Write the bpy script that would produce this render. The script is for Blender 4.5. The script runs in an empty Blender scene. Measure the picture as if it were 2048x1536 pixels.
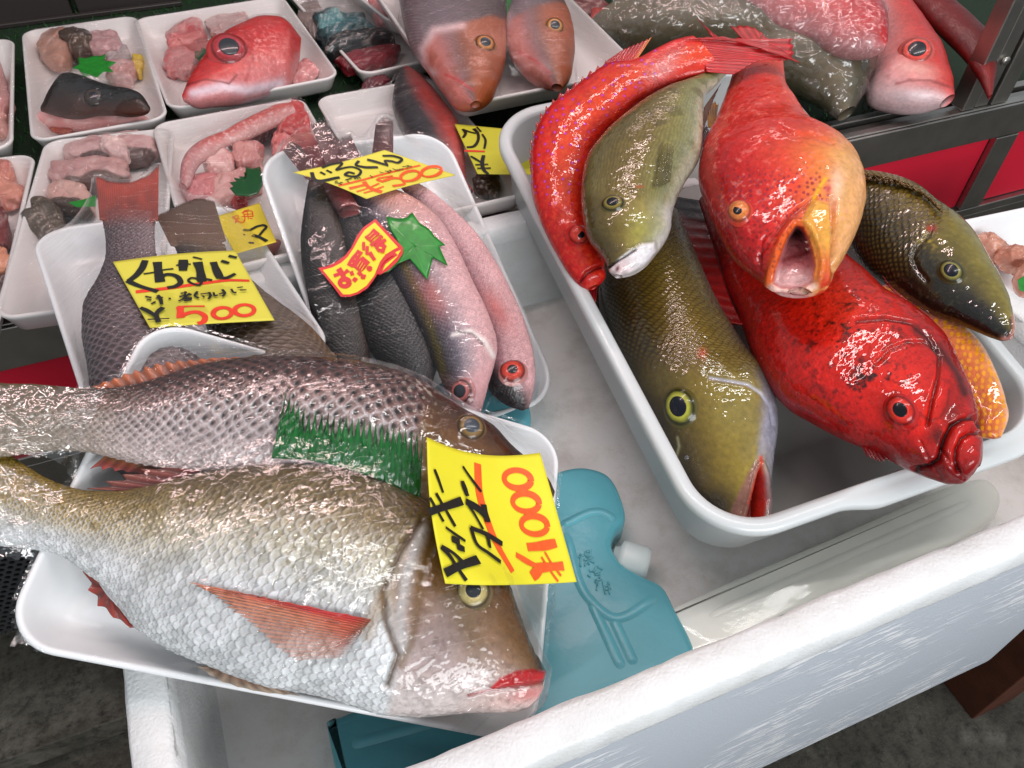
import bpy, math
import numpy as np
from mathutils import Matrix, Vector
rng=np.random.default_rng(7)
SC=bpy.context.scene
# ------------------------------------------------------------------ camera
F=1598.; W0,H0=2048,1536; HC=.42
_X=np.array([0.9246,-0.2631,0.2756]);_X/=np.linalg.norm(_X)
_D=np.array([-0.026,0.678,0.7346]);_D-=_X*(_X@_D);_D/=np.linalg.norm(_D)
_Y=np.cross(_X,_D)
R=np.array([_X,_Y,-_D]); CAM=np.array([0,0,HC])
cam=bpy.data.objects.new('camera',bpy.data.cameras.new('camera'));SC.collection.objects.link(cam)
M=np.eye(4);M[:3,0]=R[:,0];M[:3,1]=-R[:,1];M[:3,2]=-R[:,2];M[:3,3]=CAM
cam.matrix_world=Matrix(M.tolist());cam.data.sensor_width=36;cam.data.lens=F/W0*36
cam.data.clip_start=.01;cam.data.clip_end=50;SC.camera=cam
# ------------------------------------------------------------------ light
wd=bpy.data.worlds.new('World');SC.world=wd;wd.use_nodes=True
wd.node_tree.nodes['Background'].inputs[0].default_value=(.85,.93,1,1)
wd.node_tree.nodes['Background'].inputs[1].default_value=.45
def area(name,loc,tgt,sx,sy,power,col):
    l=bpy.data.lights.new(name,'AREA');l.shape='RECTANGLE';l.size=sx;l.size_y=sy;l.energy=power;l.color=col
    o=bpy.data.objects.new(name,l);SC.collection.objects.link(o);o.location=loc
    o.rotation_euler=(Vector(tgt)-Vector(loc)).to_track_quat('-Z','Y').to_euler();return o
area('shopfront_daylight',(.35,-1.3,.82),(.25,.35,0),1.2,.62,25,(.96,.98,1))
area('ceiling_tube_light',(.2,.8,1.25),(.25,.5,0),1.3,.04,7,(1,.72,.7))
area('ceiling_tube_light',(.75,.3,1.5),(.45,.35,0),.05,1.2,7,(1,.97,.95))
area('case_lamp',(.75,1.15,.75),(.6,.75,0),.5,.05,.8,(1,.68,.66))
SC.view_settings.view_transform='Standard';SC.view_settings.look='None'
SC.view_settings.exposure=0;SC.view_settings.gamma=1
SC.render.engine='CYCLES'
try:
    SC.cycles.use_denoising=True;SC.cycles.max_bounces=10;SC.cycles.transparent_max_bounces=16
    SC.cycles.caustics_reflective=False;SC.cycles.caustics_refractive=False
except Exception: pass
# ------------------------------------------------------------------ maths
def srgb(*c):
    if len(c)==1:c=c[0]
    c=np.asarray(c,float)/255.
    return np.where(c<=.04045,c/12.92,((c+.055)/1.055)**2.4)
def rays(p):
    p=np.asarray(p,float)
    c=np.stack([(p[...,0]-1024)/F,(p[...,1]-768)/F,np.ones(p.shape[:-1])],-1)
    return c@R.T
def on_plane(p,A,n):
    d=rays(p);t=((A-CAM)@n)/(d@n);return CAM+d*t[...,None]
def at(p,z):
    return on_plane(np.asarray(p,float),np.array([0,0,z]),np.array([0,0,1.]))
def proj(P):
    c=(P-CAM)@R
    return np.stack([1024+F*c[...,0]/c[...,2],768+F*c[...,1]/c[...,2]],-1)
def unit(v): return v/(np.linalg.norm(v,axis=-1,keepdims=True)+1e-12)
def _h(ix,iy,iz,seed):
    n=(ix*73856093)^(iy*19349663)^(iz*83492791)^(seed*2654435)
    n=(n^(n>>13))*1274126177&0x7fffffff;n=n^(n>>16)
    return (n&0xffff)/65535.
def noise(P,sc,seed=0):
    P=np.asarray(P,float)*sc;i=np.floor(P).astype(np.int64);f=P-i;f=f*f*(3-2*f)
    r=0
    for a in(0,1):
        for b in(0,1):
            for c in(0,1):
                w=(f[...,0] if a else 1-f[...,0])*(f[...,1] if b else 1-f[...,1])*(f[...,2] if c else 1-f[...,2])
                r=r+w*_h(i[...,0]+a,i[...,1]+b,i[...,2]+c,seed)
    return r
def fbm(P,sc,oct=4,seed=0):
    r=0;w=1;t=0
    for k in range(oct):
        r=r+w*noise(P,sc*2**k,seed+k);t+=w;w*=.5
    return r/t
def sst(a,b,x):
    t=np.clip((x-a)/(b-a),0,1);return t*t*(3-2*t)
def mix(a,b,t):
    t=np.asarray(t)[...,None];return a*(1-t)+b*t
def resample(pts,n,smooth=True):
    pts=np.asarray(pts,float);d=np.r_[0,np.cumsum(np.linalg.norm(np.diff(pts,axis=0),axis=1))]
    return interp(d,pts,np.linspace(0,d[-1],n),smooth)
def interp(d,pts,x,smooth=True):
    if not smooth or len(pts)<3:
        return np.stack([np.interp(x,d,pts[:,k]) for k in range(pts.shape[1])],1)
    m=np.gradient(pts,d,axis=0)
    i=np.clip(np.searchsorted(d,x,side='right')-1,0,len(d)-2)
    h=(d[i+1]-d[i])[:,None];t=((x-d[i])[:,None])/h
    return (2*t**3-3*t**2+1)*pts[i]+(t**3-2*t**2+t)*h*m[i]+(-2*t**3+3*t**2)*pts[i+1]+(t**3-t**2)*h*m[i+1]
def dseg(px,py,pts,closed=False):
    d=np.full(px.shape,1e9);pts=list(pts)
    if closed:pts=pts+[pts[0]]
    for (ax,ay),(bx,by) in zip(pts[:-1],pts[1:]):
        vx,vy=bx-ax,by-ay;t=np.clip(((px-ax)*vx+(py-ay)*vy)/(vx*vx+vy*vy+1e-9),0,1)
        d=np.minimum(d,np.hypot(px-ax-t*vx,py-ay-t*vy))
    return d
def inside(px,py,pts):
    c=np.zeros(px.shape,bool);n=len(pts)
    for k in range(n):
        (ax,ay),(bx,by)=pts[k],pts[(k+1)%n]
        if ay==by: continue
        c^=((ay>py)!=(by>py))&(px<(bx-ax)*(py-ay)/(by-ay)+ax)
    return c
def sd(px,py,pts):
    d=dseg(px,py,pts,True);return np.where(inside(px,py,pts),-d,d)
def ell(px,py,cx,cy,rx,ry,ang=0):
    a=math.radians(ang);x=px-cx;y=py-cy
    return np.hypot((x*math.cos(a)+y*math.sin(a))/rx,(-x*math.sin(a)+y*math.cos(a))/ry)
def Z(ox,oy,k): return lambda *p:[(ox+x/k,oy+y/k) for x,y in p]
# ------------------------------------------------------------------ materials
def mat(name,col=(.8,.8,.8),rough=.5,metal=0,coat=0,coat_r=.05,attr=False,sss=0,sss_col=None,trans=0,ior=1.45,spec=.5,
        bump=None,colvar=None,alpha=1,wet=None):
    """principled material; bump=(scale,strength,dist) or a list of them; colvar=(scale,amount)"""
    m=bpy.data.materials.new(name);m.use_nodes=True;nt=m.node_tree;p=nt.nodes['Principled BSDF'];L=nt.links.new
    p.inputs['Base Color'].default_value=(*col,1);p.inputs['Roughness'].default_value=rough;p.inputs['Metallic'].default_value=metal
    p.inputs['Coat Weight'].default_value=coat;p.inputs['Coat Roughness'].default_value=coat_r
    p.inputs['Transmission Weight'].default_value=trans;p.inputs['IOR'].default_value=ior;p.inputs['Alpha'].default_value=alpha
    p.inputs['Specular IOR Level'].default_value=spec
    if sss:
        p.inputs['Subsurface Weight'].default_value=sss;p.inputs['Subsurface Scale'].default_value=.004
        p.inputs['Subsurface Radius'].default_value=sss_col or (1,.5,.35)
    src=None
    if attr:
        a=nt.nodes.new('ShaderNodeAttribute');a.attribute_name='Col';src=a.outputs['Color'];L(src,p.inputs['Base Color'])
    if attr=='A':L(a.outputs['Alpha'],p.inputs['Alpha'])
    tc=nt.nodes.new('ShaderNodeTexCoord')
    if colvar:
        n=nt.nodes.new('ShaderNodeTexNoise');n.inputs['Scale'].default_value=colvar[0];n.inputs['Detail'].default_value=6;L(tc.outputs['Object'],n.inputs['Vector'])
        mr=nt.nodes.new('ShaderNodeMapRange');mr.inputs[1].default_value=.3;mr.inputs[2].default_value=.7
        mr.inputs[3].default_value=1-colvar[1];mr.inputs[4].default_value=1+colvar[1];L(n.outputs['Fac'],mr.inputs[0])
        h=nt.nodes.new('ShaderNodeHueSaturation');L(mr.outputs[0],h.inputs['Value'])
        if src:L(src,h.inputs['Color'])
        else:h.inputs['Color'].default_value=(*col,1)
        L(h.outputs[0],p.inputs['Base Color'])
    prev=None
    if bump:
        for b in (bump if isinstance(bump,list) else [bump]):
            n=nt.nodes.new('ShaderNodeTexNoise');n.inputs['Scale'].default_value=b[0];n.inputs['Detail'].default_value=3
            if len(b)>3:
                mp=nt.nodes.new('ShaderNodeMapping');mp.inputs['Scale'].default_value=b[3];L(tc.outputs['Object'],mp.inputs[0]);L(mp.outputs[0],n.inputs['Vector'])
            else:L(tc.outputs['Object'],n.inputs['Vector'])
            bn=nt.nodes.new('ShaderNodeBump');bn.inputs['Strength'].default_value=b[1];bn.inputs['Distance'].default_value=b[2]
            L(n.outputs['Fac'],bn.inputs['Height'])
            if prev:L(prev,bn.inputs['Normal'])
            prev=bn.outputs[0]
        L(prev,p.inputs['Normal'])
        if wet:
            n=nt.nodes.new('ShaderNodeTexNoise');n.inputs['Scale'].default_value=wet[0];n.inputs['Detail'].default_value=2;L(tc.outputs['Object'],n.inputs['Vector'])
            bn=nt.nodes.new('ShaderNodeBump');bn.inputs['Strength'].default_value=wet[1];bn.inputs['Distance'].default_value=.002;L(n.outputs['Fac'],bn.inputs['Height']);L(bn.outputs[0],p.inputs['Coat Normal'])
        elif coat:L(prev,p.inputs['Coat Normal'])
    return m
M_skin=mat('wet_fish_skin',attr=True,rough=.4,coat=.9,coat_r=.025,wet=(150,.2),sss=.04,spec=.2,colvar=(260,.14),bump=[(900,.4,.0007),(300,.35,.0012),(130,.25,.002)])
M_skin_dry=mat('wrapped_fish_skin',attr=True,rough=.4,coat=.25,coat_r=.15,sss=.1,bump=[(900,.2,.0005)])
M_slick=mat('slick_fish_skin',attr=True,rough=.4,coat=.65,coat_r=.03,wet=(95,.2),sss=.05,spec=.2,colvar=(240,.14),bump=[(650,.45,.001),(220,.5,.002),(80,.35,.0035)])
M_fin=mat('fish_fin_membrane',attr='A',rough=.35,coat=.5,coat_r=.08,sss=.1,bump=[(600,.2,.0006)])
M_eye=mat('fish_eye',attr=True,rough=.25,coat=.35,coat_r=.03,spec=.3)
M_meat=mat('raw_fish_flesh',attr=True,rough=.38,coat=.35,coat_r=.1,sss=.35,bump=[(300,.35,.001),(90,.3,.003)])
M_tray=mat('foam_tray_plastic',srgb(236,237,238),rough=.32,coat=.2,coat_r=.15,sss=.25,sss_col=(1,1,1),bump=(700,.05,.0003))
M_tray_lamp_tint=mat('lamp_tinted_tray_plastic',srgb(226,220,217),rough=.35,coat=.2,coat_r=.2,sss=.2,sss_col=(1,.9,.9),bump=(700,.05,.0003))  # white trays, with the dim pink lamplight tinted into their colour
M_pp=mat('milky_container_plastic',srgb(204,208,208),rough=.28,coat=.15,coat_r=.1,sss=.2,sss_col=(1,1.1,1.15),bump=(40,.06,.002))
M_paper=mat('yellow_card',srgb(240,232,50),rough=.55,bump=(900,.12,.0003),colvar=(60,.03))
M_paper_dim=mat('yellow_card_old',srgb(226,205,55),rough=.5,colvar=(80,.08))
M_ink=mat('black_marker_ink',srgb(28,27,24),rough=.4,colvar=(300,.3))
M_redink=mat('red_marker_ink',srgb(228,62,38),rough=.45,colvar=(250,.12))
M_orink=mat('orange_marker_ink',srgb(238,92,36),rough=.45,colvar=(250,.12))
M_green=mat('green_plastic_garnish',srgb(30,128,38),rough=.4,coat=.2,colvar=(160,.2),bump=(200,.1,.001))
M_dgreen=mat('dark_green_garnish',srgb(18,78,34),rough=.3,coat=.3,colvar=(120,.12))
M_steel=mat('dark_stainless_steel',srgb(176,172,166),rough=.36,metal=1,bump=(60,.12,.002,(1,30,30)),colvar=(30,.15))
M_rub=mat('black_rail',srgb(36,36,38),rough=.3,bump=(80,.1,.001))
M_redp=mat('red_laminate_panel',srgb(214,30,56),rough=.42,colvar=(12,.05),bump=(500,.05,.0004))
M_turf=mat('green_turf_mat',srgb(20,46,22),rough=.7,colvar=(500,.5),bump=(700,.8,.003))
# ------------------------------------------------------------------ objects
LOC={}
def link(o,parent=None):
    SC.collection.objects.link(o)
    if parent is not None:o.parent=parent
def tag(o,label=None,cat=None,group=None,kind=None):
    if label:o['label']=label
    if cat:o['category']=cat
    if group:o['group']=group
    if kind:o['kind']=kind
    return o
def thing(name,label,cat,loc,group=None):
    o=bpy.data.objects.new(name,None);o.empty_display_size=.02;link(o);o.location=[float(v) for v in loc]
    LOC[o.name]=np.array(loc,float);return tag(o,label,cat,group)
def mesh(name,V,Fc,m,parent=None,col=None,smooth=True,alpha=None,**kw):
    V=np.asarray(V,float).reshape(-1,3)
    base=LOC[parent.name] if parent is not None else V.mean(0)*[1,1,0]+[0,0,V[:,2].min()]
    me=bpy.data.meshes.new(name)
    if isinstance(Fc,np.ndarray):
        n=len(Fc);k=Fc.shape[1];me.vertices.add(len(V));me.vertices.foreach_set('co',(V-base).astype(np.float32).ravel())
        me.loops.add(n*k);me.loops.foreach_set('vertex_index',Fc.astype(np.int32).ravel())
        me.polygons.add(n);me.polygons.foreach_set('loop_start',np.arange(0,n*k,k,dtype=np.int32))
        me.update(calc_edges=True);me.validate()
    else:
        me.from_pydata((V-base).tolist(),[],[list(map(int,f)) for f in Fc]);me.update()
    if smooth:me.polygons.foreach_set('use_smooth',np.ones(len(me.polygons),bool))
    if col is not None:
        col=np.asarray(col,float).reshape(-1,3)
        a=me.attributes.new('Col','FLOAT_COLOR','POINT')
        a.data.foreach_set('color',np.c_[np.clip(col,0,1),np.ones(len(col)) if alpha is None else np.asarray(alpha).ravel()].astype(np.float32).ravel())
    me.materials.append(m)
    o=bpy.data.objects.new(name,me);link(o,parent)
    if parent is None:o.location=[float(v) for v in base]
    LOC[o.name]=np.array(base,float);tag(o,**kw);return o
def gridF(n,m,wrap=False,off=0,flip=False):
    i,j=np.meshgrid(np.arange(n-1),np.arange(m if wrap else m-1),indexing='ij')
    j2=(j+1)%m
    f=np.stack([i*m+j,i*m+j2,(i+1)*m+j2,(i+1)*m+j],-1).reshape(-1,4)+off
    return f[:,::-1] if flip else f
def boxes(name,bl,m,parent=None,**kw):
    """several axis boxes of one piece ((x0,y0,z0),(x1,y1,z1)), each lightly bevelled by its modifier"""
    V=[];Fs=[]
    for lo,hi in bl:
        b=len(V)
        V+=[(x,y,z) for z in(lo[2],hi[2]) for y in(lo[1],hi[1]) for x in(lo[0],hi[0])]
        Fs+=[[b+i for i in f] for f in((0,2,3,1),(4,5,7,6),(0,1,5,4),(2,6,7,3),(0,4,6,2),(1,3,7,5))]
    o=mesh(name,V,Fs,m,parent,smooth=False,**kw)
    bv=o.modifiers.new('bevel','BEVEL');bv.width=.0012;bv.segments=2;return o
def rrect(a,b,r,seg=10,sub=14):
    """rounded rectangle outline (half sizes a,b), constant vertex count"""
    r=min(r,a*.999,b*.999);P=[]
    C=[(a-r,b-r,0),(-a+r,b-r,90),(-a+r,-b+r,180),(a-r,-b+r,270)]
    for q in range(4):
        cx,cy,a0=C[q]
        arc=[(cx+r*math.cos(math.radians(a0+90*k/seg)),cy+r*math.sin(math.radians(a0+90*k/seg))) for k in range(seg+1)]
        P+=arc
        nx,ny,na=C[(q+1)%4];e=(nx+r*math.cos(math.radians(na)),ny+r*math.sin(math.radians(na)));s=arc[-1]
        P+=[(s[0]+(e[0]-s[0])*k/sub,s[1]+(e[1]-s[1])*k/sub) for k in range(1,sub)]
    return np.array(P)
class Frame:
    """flat rectangle in space from four picture corners (far-left, far-right, near-right, near-left) with heights"""
    def __init__(s,q,z):
        P=np.array([at(np.array(p,float),zz) for p,zz in zip(q,z)])
        s.c=P.mean(0);ux=unit((P[1]-P[0])+(P[2]-P[3]));uy=(P[0]-P[3])+(P[1]-P[2]);uy=unit(uy-ux*(uy@ux))
        s.ux,s.uy=ux,uy;s.n=np.cross(ux,uy)
        s.a=(np.linalg.norm(P[1]-P[0])+np.linalg.norm(P[2]-P[3]))/4;s.b=(np.linalg.norm(P[0]-P[3])+np.linalg.norm(P[1]-P[2]))/4
    def w(s,p):
        p=np.asarray(p,float);return s.c+p[...,0:1]*s.ux+p[...,1:2]*s.uy+p[...,2:3]*s.n
    def l(s,P):
        d=P-s.c;return np.stack([d@s.ux,d@s.uy,d@s.n],-1)
    def px(s,p,h=0): # picture point -> world on the plane h above the frame
        return on_plane(np.asarray(p,float),s.c+s.n*h,s.n)
def rings(fr,prof,r,cap0=True,cap1=True,seg=10,sub=14,wob=None):
    """loft of rounded rectangles; prof = [(inset, height)]"""
    V=[]
    for k,(ins,h) in enumerate(prof):
        o=rrect(max(fr.a-ins,.003),max(fr.b-ins,.003),max(r-ins,.0025),seg,sub)
        q=np.c_[o,np.full(len(o),h)]
        if wob is not None:q=wob(k,q)
        V.append(fr.w(q))
    m=len(V[0]);n=len(V);Fl=[list(f) for f in gridF(n,m,True)]
    if cap0:Fl.append(list(range(m))[::-1])
    if cap1:Fl.append([(n-1)*m+i for i in range(m)])
    return np.concatenate(V),Fl
TRAYPROF=[(.03,-.0245),(.016,-.0235),(.007,-.017),(.0015,-.004),(0,-.0018),(.0001,-.0004),(.001,.0006),(.0025,.0005),(.0038,-.0006),(.0075,-.009),(.0125,-.0165),(.0155,-.0195),(.019,-.0212),(.0225,-.0219),(.026,-.0216),(.0275,-.0209),(.05,-.0212)]
def tray(q,z,label,group='wrapped white foam trays',m=None,r=.026,k=1.,name='foam_tray'):
    fr=Frame(q,z);V,Fl=rings(fr,[(i*k,h*k) for i,h in TRAYPROF],r)
    o=mesh(name,V,Fl,m or M_tray,label=label,cat='tray',group=group);fr.floor=-.021*k;return fr
# ================================================================== SETTING
def nodes_mat(name,build,**kw):
    m=mat(name,**kw);build(m.node_tree,m.node_tree.nodes['Principled BSDF'],m.node_tree.links.new);return m
def _n(nt,t,**k):
    n=nt.nodes.new('ShaderNode'+t)
    for a,v in k.items():
        if a in n.inputs:n.inputs[a].default_value=v
    return n
def ramp(nt,fac,stops):
    r=nt.nodes.new('ShaderNodeValToRGB');e=r.color_ramp.elements
    while len(e)<len(stops):e.new(.5)
    for x,(p,c) in zip(e,stops):x.position=p;x.color=(*c,1)
    nt.links.new(fac,r.inputs[0]);return r.outputs[0]
def _concrete(nt,p,L):
    tc=_n(nt,'TexCoord');a=_n(nt,'TexNoise',Scale=9,Detail=10,Roughness=.68);b=_n(nt,'TexNoise',Scale=75,Detail=8,Roughness=.75);v=_n(nt,'TexVoronoi',Scale=120)
    for x in(a,b,v):L(tc.outputs['Object'],x.inputs['Vector'])
    c1=ramp(nt,a.outputs['Fac'],[(.3,srgb(48,45,39)),(.52,srgb(78,75,66)),(.74,srgb(124,121,111))])
    c2=ramp(nt,b.outputs['Fac'],[(.34,(.08,.08,.07)),(.5,(.75,.74,.72)),(.75,(1.15,1.15,1.12))])
    mx=_n(nt,'MixRGB');mx.blend_type='MULTIPLY';mx.inputs[0].default_value=.85;L(c1,mx.inputs[1]);L(c2,mx.inputs[2]);L(mx.outputs[0],p.inputs['Base Color'])
    bn=_n(nt,'Bump',Strength=.6,Distance=.004);L(b.outputs['Fac'],bn.inputs['Height']);L(bn.outputs[0],p.inputs['Normal'])
M_conc=nodes_mat('stained_concrete',_concrete,rough=.75)
def _foam(nt,p,L):
    tc=_n(nt,'TexCoord');v=_n(nt,'TexVoronoi',Scale=330);v.feature='DISTANCE_TO_EDGE';s=_n(nt,'TexNoise',Scale=26,Detail=9,Roughness=.7);s2=_n(nt,'TexNoise',Scale=60,Detail=5)
    for x in(v,s,s2):L(tc.outputs['Object'],x.inputs['Vector'])
    # dirt blotches and scuffs
    c=ramp(nt,s.outputs['Fac'],[(.26,srgb(214,212,206)),(.36,srgb(220,220,218)),(.6,srgb(229,230,230))])
    d=ramp(nt,s2.outputs['Fac'],[(.74,(1,1,1)),(.78,(.62,.6,.55))])
    mx=_n(nt,'MixRGB');mx.blend_type='MULTIPLY';mx.inputs[0].default_value=.55;L(c,mx.inputs[1]);L(d,mx.inputs[2]);L(mx.outputs[0],p.inputs['Base Color'])
    bn=_n(nt,'Bump',Strength=.35,Distance=.0012);L(v.outputs['Distance'],bn.inputs['Height'])
    b2=_n(nt,'Bump',Strength=.25,Distance=.004);L(s2.outputs['Fac'],b2.inputs['Height']);L(bn.outputs[0],b2.inputs['Normal']);L(b2.outputs[0],p.inputs['Normal'])
M_foam=nodes_mat('expanded_foam',_foam,rough=.45,sss=.25,sss_col=(1,1,1))
def _ffloor(nt,p,L):
    tc=_n(nt,'TexCoord');s=_n(nt,'TexNoise',Scale=14,Detail=10,Roughness=.72);s2=_n(nt,'TexNoise',Scale=38,Detail=9,Roughness=.8)
    for x in(s,s2):L(tc.outputs['Object'],x.inputs['Vector'])
    c=ramp(nt,s.outputs['Fac'],[(.3,srgb(212,206,198)),(.5,srgb(240,237,233)),(.7,srgb(246,245,244))])
    d=ramp(nt,s2.outputs['Fac'],[(.24,(.25,.22,.18)),(.335,(.85,.83,.8)),(.42,(1,1,1))])
    mx=_n(nt,'MixRGB');mx.blend_type='MULTIPLY';mx.inputs[0].default_value=.8;L(c,mx.inputs[1]);L(d,mx.inputs[2]);L(mx.outputs[0],p.inputs['Base Color'])
    b2=_n(nt,'Bump',Strength=.3,Distance=.003);L(s2.outputs['Fac'],b2.inputs['Height']);L(b2.outputs[0],p.inputs['Normal'])
M_ffloor=nodes_mat('dirty_foam_floor',_ffloor,rough=.42)
def _scuff(nt,p,L):
    tc=_n(nt,'TexCoord');mp=_n(nt,'Mapping');mp.inputs['Scale'].default_value=(34,130,260);mp.inputs['Rotation'].default_value=(0,.12,0);L(tc.outputs['Object'],mp.inputs[0])
    s=_n(nt,'TexNoise',Scale=1.,Detail=3,Roughness=.6);L(mp.outputs[0],s.inputs['Vector'])
    g=_n(nt,'TexNoise',Scale=11,Detail=2);L(tc.outputs['Object'],g.inputs['Vector'])
    s1=ramp(nt,s.outputs['Fac'],[(.52,(0,0,0)),(.58,(1,1,1))]);g1=ramp(nt,g.outputs['Fac'],[(.44,(0,0,0)),(.6,(1,1,1))])
    m1=_n(nt,'Math');m1.operation='MULTIPLY';L(s1,m1.inputs[0]);L(g1,m1.inputs[1])
    c=ramp(nt,m1.outputs[0],[(.1,srgb(198,203,211)),(.9,srgb(244,245,248))]);L(c,p.inputs['Base Color'])
    v=_n(nt,'TexVoronoi',Scale=420);v.feature='DISTANCE_TO_EDGE';L(tc.outputs['Object'],v.inputs['Vector'])
    bn=_n(nt,'Bump',Strength=.3,Distance=.001);L(v.outputs['Distance'],bn.inputs['Height'])
    b2=_n(nt,'Bump',Strength=.5,Distance=.002);L(m1.outputs[0],b2.inputs['Height']);L(bn.outputs[0],b2.inputs['Normal']);L(b2.outputs[0],p.inputs['Normal'])
M_scuff=nodes_mat('scuffed_foam_skin',_scuff,rough=.5)
GZ=-.47
mesh('ground',[(-4,-4,GZ),(5,-4,GZ),(5,4,GZ),(-4,4,GZ)],[(0,1,2,3)],M_conc,kind='structure',label='stained grey concrete floor under the stall')
boxes('concrete_step',[((-1.2,.43,GZ+.001),(1.6,.7,GZ+.035))],M_conc,kind='structure',label='low concrete ledge below the display case')
# ---- foam box
BX0,BX1,BY0,BY1=-.116,.585,.112,.552
fb=thing('foam_box','large white styrofoam box with a chipped thick rim holding trays of fish','box',((BX0+BX1)/2,(BY0+BY1)/2,-.3))
class FF: pass
f=Frame.__new__(Frame);f.c=np.array([(BX0+BX1)/2,(BY0+BY1)/2,0]);f.ux=np.array([1.,0,0]);f.uy=np.array([0,1.,0]);f.n=np.array([0,0,1.]);f.a=(BX1-BX0)/2;f.b=(BY1-BY0)/2
def chip(k,q):
    P=np.c_[q[:,:2],np.full(len(q),k*.31)];j=noise(P,90,3)-.5;j2=np.maximum(0,noise(P,150,9)-.76)
    q=q.copy();amp=[.0003,.0003,.0003,.0004,.0004,.0006,.0006,.0004][k]
    q[:,:2]*=(1+(j*amp*4/np.maximum(abs(q[:,:2]).max(1),.2)))[:,None]
    if 4<=k<=6:q[:,2]-=j2*.012
    return q
# outer skin, rim and inner walls
V,Fl=rings(f,[(.010,-.3),(.003,-.285),(.0024,-.03),(.0024,-.0205)],.045,True,False,seg=14,sub=70)
mesh('outer_wall',V,Fl,M_scuff,fb)
V,Fl=rings(f,[(.0028,-.0212),(.0002,-.0200),(.0,-.0185),(.0014,-.0022),(.0034,-.0004),(.0200,0),(.0228,-.0018),(.0240,-.016)],.045,False,False,seg=14,sub=70,wob=chip)
mesh('rim',V,Fl,M_foam,fb)
V,Fl=rings(f,[(.0224,-.002),(.0232,-.02),(.0262,-.086),(.031,-.092)],.045,False,False,seg=14,sub=70)
mesh('inner_wall',V,Fl,M_foam,fb)
V,Fl=rings(f,[(.0305,-.0915),(.034,-.0925),(.12,-.0925)],.03,False,True,seg=14,sub=20)
mesh('box_floor',V,Fl,M_ffloor,fb)
M_wood=mat('reddish_brown_wood',srgb(78,40,25),rough=.5,bump=(40,.3,.002,(1,1,14)),colvar=(30,.25))
boxes('wooden_stand',[((.618,.100,GZ),(.68,.155,-.302)),((.475,.46,GZ),(.52,.505,-.345)),((-.08,.2,GZ),(-.035,.245,-.345)),((-.08,.46,GZ),(-.035,.505,-.345)),((-.1,.155,-.345),(.56,.515,-.3005))],M_wood,label='reddish brown wooden stand under the styrofoam box',cat='stand')
# ---- ice packs
M_gel=mat('teal_ice_pack',srgb(92,166,178),rough=.38,coat=.25,coat_r=.2,sss=.5,sss_col=(.4,1,1),bump=[(90,.15,.002),(500,.08,.0005)],colvar=(25,.08))
M_gelcap=mat('frosted_white_cap',srgb(214,224,222),rough=.35,sss=.4,sss_col=(1,1,1))
M_whitepack=mat('milky_ice_pack',srgb(240,240,230),rough=.35,coat=.2,sss=.4,sss_col=(1,1,.9),bump=(60,.1,.002),colvar=(18,.06))
def slab(name,out,z,th,m,rb=.006,groove=None,parent=None,gdepth=.0016,**kw):
    """rounded slab from a picture outline lying at height z; groove = picture polylines pressed into its top"""
    o=at(resample(np.array(out+[out[0]],float),400,True)[:-1],z);o[:,1]=np.maximum(o[:,1],BY0+.0325)
    c=o.mean(0);V=[];n=len(o)
    t=np.roll(o,-1,0)-np.roll(o,1,0);nn=unit(np.stack([t[:,1],-t[:,0],t[:,2]*0],-1))
    if ((o-c)*nn).sum(1).mean()<0:nn=-nn
    prof=[(rb*.5,-th),(0,-th+rb*.5),(0,-rb),(rb*.12,-rb*.5),(rb*.4,-rb*.15),(rb,0)]
    for ins,h in prof:V.append(o-nn*ins+[0,0,h])
    V=np.array(V);m_=V.shape[1];Fl=[list(x) for x in gridF(len(V),m_,True)]
    Fl+=[list(range(m_)),[(len(V)-1)*m_+i for i in range(m_)]]
    ob=mesh(name,V.reshape(-1,3),Fl,m,parent,**kw)
    for g in groove or []:
        # soft moulded ridge running over the top
        p=at(resample(g,40,len(g)>2),z);t=unit(np.gradient(p,axis=0));s_=unit(np.cross([0,0,1.],t));a=np.linspace(-1,1,9);w=.0042
        rise=np.minimum(1,np.minimum(np.arange(40),np.arange(40)[::-1])/4)
        q=p[:,None]+s_[:,None]*(a*w)[None,:,None]+np.array([0,0,1.])*((gdepth*np.cos(a*math.pi/2)**1.3)[None]*rise[:,None]-.0003)[...,None]
        mesh('ridge',q.reshape(-1,3),gridF(40,9),m,parent)
    return ob
FLZ=-.0915
ip=thing('ice_pack','turquoise gel ice pack with screw cap lying in front of the price card','ice pack',at((1200,1150),FLZ))
slab('body',[(1085,960),(1120,938),(1180,932),(1215,945),(1243,990),(1250,1040),(1232,1062),(1225,1085),(1240,1118),(1280,1145),(1325,1168),(1352,1215),(1395,1320),(1300,1470),(1080,1560),(960,1440),(985,1100)],FLZ+.026,.026,M_gel,groove=[[(1120,1052),(1205,1025),(1232,1040)],[(1130,1060),(1180,1200),(1225,1235),(1320,1190)],[(1180,1200),(1245,1340)],[(1225,1235),(1270,1330)]],parent=ip)
def lathe(name,A,ax,prof,m,parent,seg=28,**kw):
    ax=unit(np.array(ax,float));u=unit(np.cross(ax,[.3,.2,.9]));v=np.cross(ax,u);a=np.arange(seg)/seg*2*math.pi
    V=np.array([A+ax*h+r*(np.cos(a)[:,None]*u+np.sin(a)[:,None]*v) for r,h in prof]).reshape(-1,3)
    Fl=[list(x) for x in gridF(len(prof),seg,True)]+[list(range(seg))[::-1],[(len(prof)-1)*seg+i for i in range(seg)]]
    return mesh(name,V,Fl,m,parent,**kw)
A=at((1236,1118),FLZ+.013);B=at((1318,1142),FLZ+.013);ax=unit(B-A)
lathe('cap',A,ax,[(.008,-.004),(.0095,0),(.0135,.001),(.0142,.004),(.0142,.018),(.0128,.0215),(.006,.022)],M_gelcap,ip)
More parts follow.
